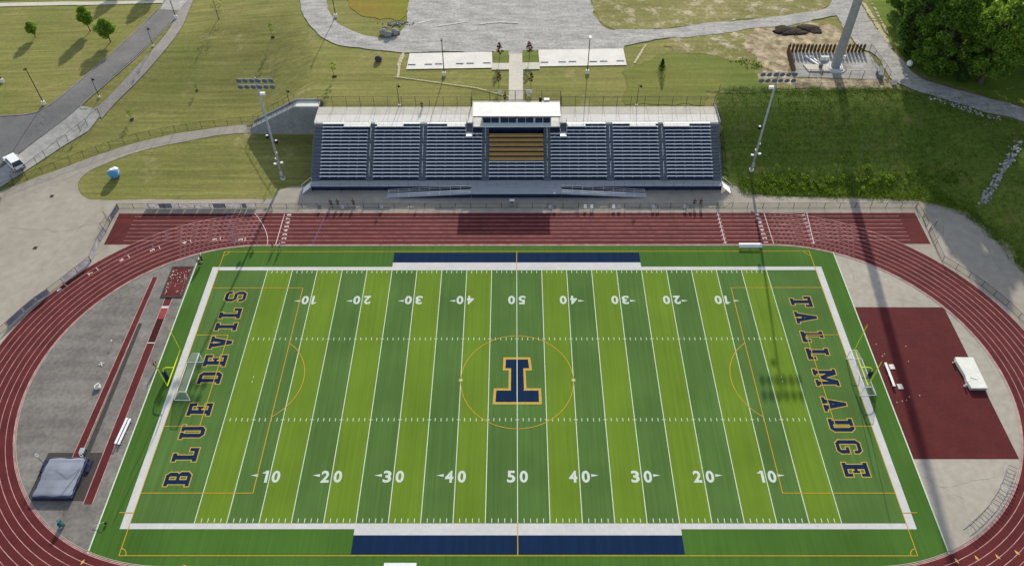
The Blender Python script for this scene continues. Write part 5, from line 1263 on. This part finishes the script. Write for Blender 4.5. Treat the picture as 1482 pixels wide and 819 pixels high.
p = G(611, 158); person(p + Vector((0, 0, .1)), R(10), stn, 'cloth_dark', 'cloth_dark', 'person in dark clothes standing on the left concourse', 'trousers')
p = G(730.5, 146); person(p + Vector((0, 0, .1)), R(20), stn, 'cloth_dark', 'cloth_dark', 'person in black standing left of the entrance gate', 'trousers')
for px, lb, c in ((478, 'person at the far track fence, leftmost of the three left of centre', 'cloth_dark'), (488, 'person at the far track fence, middle of the three left of centre', 'cloth_dark'), (511, 'person in black at the far track fence, right of the three', 'cloth_dark')):
    p = at(px, 304); person((p.x, 42.1, .03), R(180 if px < 500 else 170), stn, c, 'cloth_dark', lb, 'trousers')
for px, lb in ((1005.5, 'person at the far track fence on the right, left of the pair'), (1014.5, 'person at the far track fence on the right, right of the pair')):
    p = at(px, 303); person((p.x, 42.2, .03), R(175), stn, 'cloth_dark', 'cloth_dark', lb, 'trousers')
# small things by the far fence: folding chairs and a table of white boxes
def chair(x, y, rz, m, label, grp='folding chairs at the far fence'):
    t = thing('folding_chair', label, 'chair', (x, y, .02), rz, grp)
    MB().box((0, 0, .45), (.55, .45, .05)).build('seat', m, t, bevel=.01); MB().box((0, .24, .75), (.55, .04, .5), rx=-.15).build('backrest', m, t, bevel=.01)
    for s in (-1, 1):
        mb = MB(); mb.tube((s * .24, -.2, 0), (s * .24, .2, .45), .02, n=6); mb.tube((s * .24, .2, 0), (s * .24, -.2, .45), .02, n=6); mb.build('leg', 'steel_dark', t)
for px, m, lb in ((846.5, 'white', 'white chair at the far fence, first left of the pair right of centre'), (856, 'white', 'white chair at the far fence, second of the pair right of centre'), (887.5, 'white', 'single white chair at the far fence beside a grey one'), (895.5, 'steel', 'grey chair at the far fence beside the single white one')):
    chair(at(px, 301).x, 41.0, 0, m, lb)
for k, px in enumerate((944, 951, 990, 998, 796, 803, 553, 464, 497)):
    chair(at(px, 301).x, 40.9, 0, 'steel_dark' if k % 2 else 'steel', '%s grey chair along the far fence, counted from the left' % ('fifth sixth eighth ninth third fourth second first tenth'.split()[k] if 0 else {464: 'first', 497: 'second', 553: 'third', 796: 'fourth', 803: 'fifth', 944: 'sixth', 951: 'seventh', 990: 'eighth', 998: 'ninth'}[px]))
p = at(741, 299); t = thing('timing_stand', 'grey timing cabinet at the middle of the far track fence', 'cabinet', (p.x, 42.3, .02)); MB().box((0, 0, .7), (.9, .5, 1.1)).build('body', 'steel', t, bevel=.02); MB().box((0, 0, 1.28), (.96, .56, .06)).build('lid', 'offwhite', t); MB().box((0, -.26, .8), (.7, .02, .6)).build('door', 'steel_dark', t)

# ------------------------------------------------------------------ trees
def leaf_cloud(mb, clumps, per, size, g, flat=.55):
    for c, r in clumps:
        k = max(8, int(per * r * r))
        for _ in range(k):
            d = Vector((g.gauss(0, 1), g.gauss(0, 1), g.gauss(0, 1))).normalized(); rr = r * (g.random() ** .38)
            p = c + Vector((d.x, d.y, d.z * .75)) * rr
            nrm = (d + Vector((g.gauss(0, .6), g.gauss(0, .6), g.gauss(.5, .6)))).normalized(); a = nrm.orthogonal().normalized(); a = Matrix.Rotation(g.uniform(0, 6.3), 3, nrm) @ a; b = nrm.cross(a); s = size * g.uniform(.55, 1.25)
            mb.add([p - a * s, p - b * s * flat, p + a * s, p + b * s * flat], [(0, 1, 2, 3)])
def make_tree(name, label, cat, hh, cr, nclump, per, size, seed, leaf, grp=None, trunk_r=.3, fork=.35, low=.3, shape=1.0, bare=False, crange=(.24, .42)):
    g = random.Random(seed); t = thing(name, label, cat, (0, 0, 0), 0, grp); tk = MB(); top = Vector((g.uniform(-.3, .3), g.uniform(-.3, .3), hh * .82))
    zs = [0, hh * fork, hh * .6, top.z]; pts = [Vector((0, 0, -.3))] + [Vector((top.x * z / top.z + g.uniform(-.15, .15), top.y * z / top.z, z)) for z in zs[1:]]
    rr = [trunk_r, trunk_r * .72, trunk_r * .45, trunk_r * .15]
    for i in range(3): tk.tube(pts[i], pts[i + 1], rr[i], rr[i + 1], 9)
    cl = []
    for k in range(nclump):
        u = (k + .5) / nclump; z = hh * (low + (1 - low) * u ** .9) - cr * .12; w = math.sin(math.pi * min(1, max(.04, (u * .92 + .1) ** shape))) * cr
        a = k * 2.39996 + g.uniform(-.4, .4); q = w * g.uniform(.45, 1.0); c = Vector((q * math.cos(a), q * math.sin(a), z + g.uniform(-.05, .05) * hh)); r = cr * g.uniform(*crange); cl.append((c, r))
        st = Vector((0, 0, max(hh * fork * .8, min(top.z, c.z - q * .75)))); m = st.lerp(c, .55) + Vector((0, 0, -.03 * hh)); br = trunk_r * .28 * (1 - .5 * u)
        tk.tube(st, m, br, br * .6, 6); tk.tube(m, c, br * .6, br * .2, 5)
        if bare:
            for _ in range(3): e = c + Vector((g.gauss(0, 1), g.gauss(0, 1), g.uniform(.3, 1.5))) * cr * .22; tk.tube(m, e, br * .4, br * .1, 4)
    tk.build('trunk', 'bark', t)
    cw = MB(); cw.flat = True; leaf_cloud(cw, cl, per, size, g); cw.build('crown', leaf, t); return t
big = [make_tree('broadleaf_tree', 'x', 'tree', 17, 6.4, 105, 95, .30, 21, 'leaf', 'big trees at the upper right', .45, .22, .12, crange=(.13, .27)),
       make_tree('broadleaf_tree', 'x', 'tree', 18, 7.0, 110, 85, .30, 22, 'leaf_light', 'big trees at the upper right', .55, .25, .22, crange=(.13, .26)),
       make_tree('broadleaf_tree', 'x', 'tree', 15, 5.2, 80, 100, .30, 23, 'leaf_deep', 'big trees at the upper right', .4, .2, .08, crange=(.14, .28))]
TREES = [(1, 1418, 121, (1.15, 1.15, 1.08), 0.4, 'large light green tree with a thick trunk beside the right end of the gravel path'),
         (0, 1352, 108, (1.2, 1.2, 1.14), 1.3, 'full dark green tree standing nearest the tower compound path'),
         (2, 1322, 78, (1.3, 1.3, 1.3), 2.2, 'dark tree behind the white tank at the edge of the wood'),
         (1, 1385, 72, .9, 3.0, 'light green tree behind the full dark tree at upper right'),
         (0, 1462, 78, 1.0, 4.1, 'tree at the right picture edge behind the large light green tree'),
         (2, 1318, 40, .95, 5.0, 'dark tree at the left edge of the wood near the top'),
         (0, 1368, 30, .95, .9, 'green tree in the second row of the wood, near the top'),
         (1, 1432, 28, .95, 2.6, 'light green tree in the second row near the top right corner'),
         (2, 1478, 30, 1.0, 1.6, 'dark tree in the top right picture corner'),
         (0, 1302, 12, .9, 3.3, 'leafy tree standing farthest left at the top of the wood'),
         (0, 1335, 5, 1.0, 3.7, 'tree at the top picture edge left of the wood'),
         (2, 1395, 0, 1.0, 4.6, 'dark tree at the top picture edge in the wood'),
         (1, 1520, 95, 1.0, 5.5, 'light green tree leaning in from beyond the right picture edge'),
         (2, 1392, 118, .5, 2.9, 'low dark tree under the big trees by the gravel path'),
         (0, 1520, 150, .95, .2, 'tree beyond the right picture edge shading the bank'),
         (2, 1560, 190, .9, 1.0, 'dark tree beyond the right edge above the rubble slope')]
used = set()
for k, px, py, s, rz, lb in TREES:
    p = G(px, py)
    if k not in used: o = big[k]; o.location = p; o.rotation_euler = (0, 0, rz); o['label'] = lb; o.scale = s if isinstance(s, tuple) else (s,) * 3; used.add(k)
    else: dup(big[k], p, rz, lb, s)
lawn = make_tree('lawn_tree', 'tall narrow green tree on the left lawn, behind the round one', 'tree', 6.4, 1.8, 34, 330, .17, 31, 'leaf_lawn', 'young trees on the left lawn', .14, .34, .34, crange=(.34, .5)); lawn.location = G(131, 45)
dup(lawn, G(160, 61), 1.7, 'round dense green tree on the left lawn nearest the road', (1.15, 1.15, .92)); dup(lawn, G(51, 54), 3.1, 'small green tree alone on the left lawn', (.75, .75, .62))
dup(lawn, G(178, -18), 2.0, 'lawn tree above the picture edge, left of the pair whose shadows show', 1.05); dup(lawn, G(226, -14), 4.0, 'lawn tree above the picture edge, nearer the road crossing', (1.3, 1.3, 1.1))
p = G(317, 28); b = make_tree('bare_shrub', 'thin vase shaped shrub with sparse leaves on the upper left lawn', 'shrub', 6.0, 2.2, 14, 22, .16, 41, 'leaf_light', None, .12, .12, .4, .75, True); b.location = p
sap = make_tree('sapling', 'staked sapling on the lawn left of the gravel drive bend', 'sapling', 3.8, .8, 12, 260, .13, 51, 'leaf_lawn', 'saplings on the big lawn', .05, .5, .5)
rg = MB(); rg.ball((0, 0, .02), .5, 2, (1, 1, .22), .15, 6); rg.build('mulch_ring', 'mulch', sap); sap.location = G(395, 54)
s2 = dup(sap, G(484, 111), 1.0, 'pale sapling on the lawn left of the boulder', (1.1, 1.1, 1.0)); dup(sap, G(191, 173), 2.0, 'low dark sapling on the slope right of the footpath', (1.0, 1.0, .6)); dup(sap, G(285, 131), 3.0, 'short sapling stub in the middle of the left lawn', (.7, .7, .4))
for c in s2.children:
    if c.name.startswith('crown'): c.data = c.data.copy(); c.data.materials[0] = M['leaf_light']
red = make_tree('red_maple', 'larger dark red tree on the left grass island by the lot', 'tree', 4.3, .95, 16, 190, .16, 61, 'leaf_red', 'dark red trees beside the entrance walk', .07, .42, .44, .9); red.location = G(723, 88)
dup(red, G(766, 86), 1.2, 'larger dark red tree on the right grass island by the lot'); dup(red, G(722, 127), 2.3, 'smaller reddish tree left of the entrance walk by the sign', (.72, .72, .85)); dup(red, G(768.5, 126), 3.3, 'smaller dark tree right of the entrance walk by the sign', (.72, .72, .8))
g = random.Random(71); t = thing('fir_tree', 'small dark conical fir alone on the right lawn', 'tree', G(957, 104)); MB().tube((0, 0, -.1), (0, 0, 3.0), .09, .02).build('trunk', 'bark', t)
cw = MB(); cw.flat = True
for k in range(1500):
    u = g.random() ** .75; z = .15 + 3.1 * u; r = 1.15 * (1 - u) * (.75 + .25 * math.sin(z * 9)) + .04; a = g.uniform(0, 6.3); q = r * g.random() ** .4; p = Vector((q * math.cos(a), q * math.sin(a), z)); d = Vector((math.cos(a), math.sin(a), -.25)) * .2; b = Vector((-math.sin(a), math.cos(a), 0)) * .05
    cw.add([p - b, p + b, p + d], [(0, 1, 2)])
cw.build('crown', 'leaf_fir', t)

# weeds on the embankment, edge tufts
g = random.Random(81); wd = MB(); wd.flat = True
def inbank(x, y): return interp(x, TOE) - .3 < y < interp(x, TOP) + .5 and x > 45
n = 0
while n < 4200:
    x, y = g.uniform(45.2, 118), g.uniform(12, 74)
    if not inbank(x, y): continue
    u = (y - interp(x, TOE)) / (interp(x, TOP) - interp(x, TOE)); k = .5 + .5 * math.sin(x * .33 + 2.1 * math.sin(y * .29)) * math.sin(y * .41 + x * .11)
    lush = max(0, 1 - u / .28, (u - .9) * 7 if x < 84 else 0)
    if g.random() > .16 + .75 * lush + .3 * k * k: continue
    hh = g.uniform(.12, .3) + lush * g.uniform(.1, .65) * (.3 + k); r = g.uniform(.35, .8) * (1 + .5 * lush); n += 1
    for _ in range(int(8 + 16 * lush)):
        a = g.uniform(0, 6.3); q = r * math.sqrt(g.random()); px, py = x + q * math.cos(a), y + q * math.sin(a); p = Vector((px, py, hgt(px, py) + .05 + hh * g.random() * (1 - .5 * q / r)))
        nrm = Vector((g.gauss(0, .6), g.gauss(0, .6), 1)).normalized(); b = nrm.orthogonal().normalized(); b = Matrix.Rotation(g.uniform(0, 6.3), 3, nrm) @ b; c = nrm.cross(b); s = g.uniform(.06, .16)
        wd.add([p - b * s, p - c * s * .6, p + b * s, p + c * s * .6], [(0, 1, 2, 3)])
stuff(wd.build('weeds', 'leaf_weed'))
for i, (px, py, r, lb) in enumerate(((1165, 266, 2.5, 'bright green bush at the foot of the bank, left of the long shadow'), (1262, 260, 3.1, 'largest bright green bush at the foot of the bank, right of the long shadow'), (1112, 266, 2.0, 'bright bush at the bottom of the bank near the floodlight pole'), (1213, 268, 2.2, 'low bright bush at the foot of the bank in the long shadow'), (1332, 252, 1.5, 'dark bush at the bottom of the bank near the pavement corner'), (1375, 262, 1.7, 'dark bush below the shaded slope beside the rubble'), (1090, 95, 1.3, 'green bush on the bare soil left of the tower compound'), (1075, 90, 1.0, 'small green bush at the edge of the bare soil'))):
    p = G(px, py); t = thing('bush', lb, 'bush', p); cw = MB(); cw.flat = True; cl = []
    for _ in range(46):
        dx, dy = g.gauss(0, r * 1.15), g.gauss(0, r * .6); cl.append((Vector((dx, dy, hgt(p.x + dx, p.y + dy) - p.z + r * g.uniform(.0, .24))), r * g.uniform(.08, .28)))
    leaf_cloud(cw, cl, 200, .13, g); cw.build('foliage', 'leaf_weed' if i in (4, 5) else 'leaf_bush', t)
    st = MB()
    for c, _ in cl[:5]: st.tube((0, 0, -.1), c, .04, .01, 5)
    st.build('stem', 'bark', t)

# ------------------------------------------------------------------ light
EL, AZ = 23.5, 6.2            # elevation, degrees clockwise from +y
sd = bpy.data.lights.new('sun', 'SUN'); sd.energy = 3.8; sd.angle = R(.6); sd.color = (1, .92, .77)
so = bpy.data.objects.new('sun', sd); COL.objects.link(so)
dirv = Vector((math.sin(R(AZ)) * math.cos(R(EL)), math.cos(R(AZ)) * math.cos(R(EL)), math.sin(R(EL))))
so.rotation_euler = dirv.to_track_quat('Z', 'Y').to_euler(); so.location = (0, 0, 200)
w = bpy.data.worlds.new('World'); scn.world = w; w.use_nodes = True; nt = w.node_tree
sk = nt.nodes.new('ShaderNodeTexSky'); sk.sky_type = 'NISHITA'; sk.sun_disc = False; sk.sun_elevation = R(EL); sk.sun_rotation = R(AZ); sk.altitude = 300
hs = nt.nodes.new('ShaderNodeHueSaturation'); hs.inputs['Saturation'].default_value = .62; nt.links.new(sk.outputs[0], hs.inputs['Color']); nt.links.new(hs.outputs[0], nt.nodes['Background'].inputs[0]); nt.nodes['Background'].inputs[1].default_value = .15
v = scn.view_settings; v.view_transform = 'Standard'; v.look = 'None'; v.gamma = 1; v.exposure = .60; v.use_curve_mapping = False
scn.render.engine = 'CYCLES'; scn.render.resolution_x = 1024; scn.render.resolution_y = 565
scn.cycles.transparent_max_bounces = 16; scn.cycles.max_bounces = 6
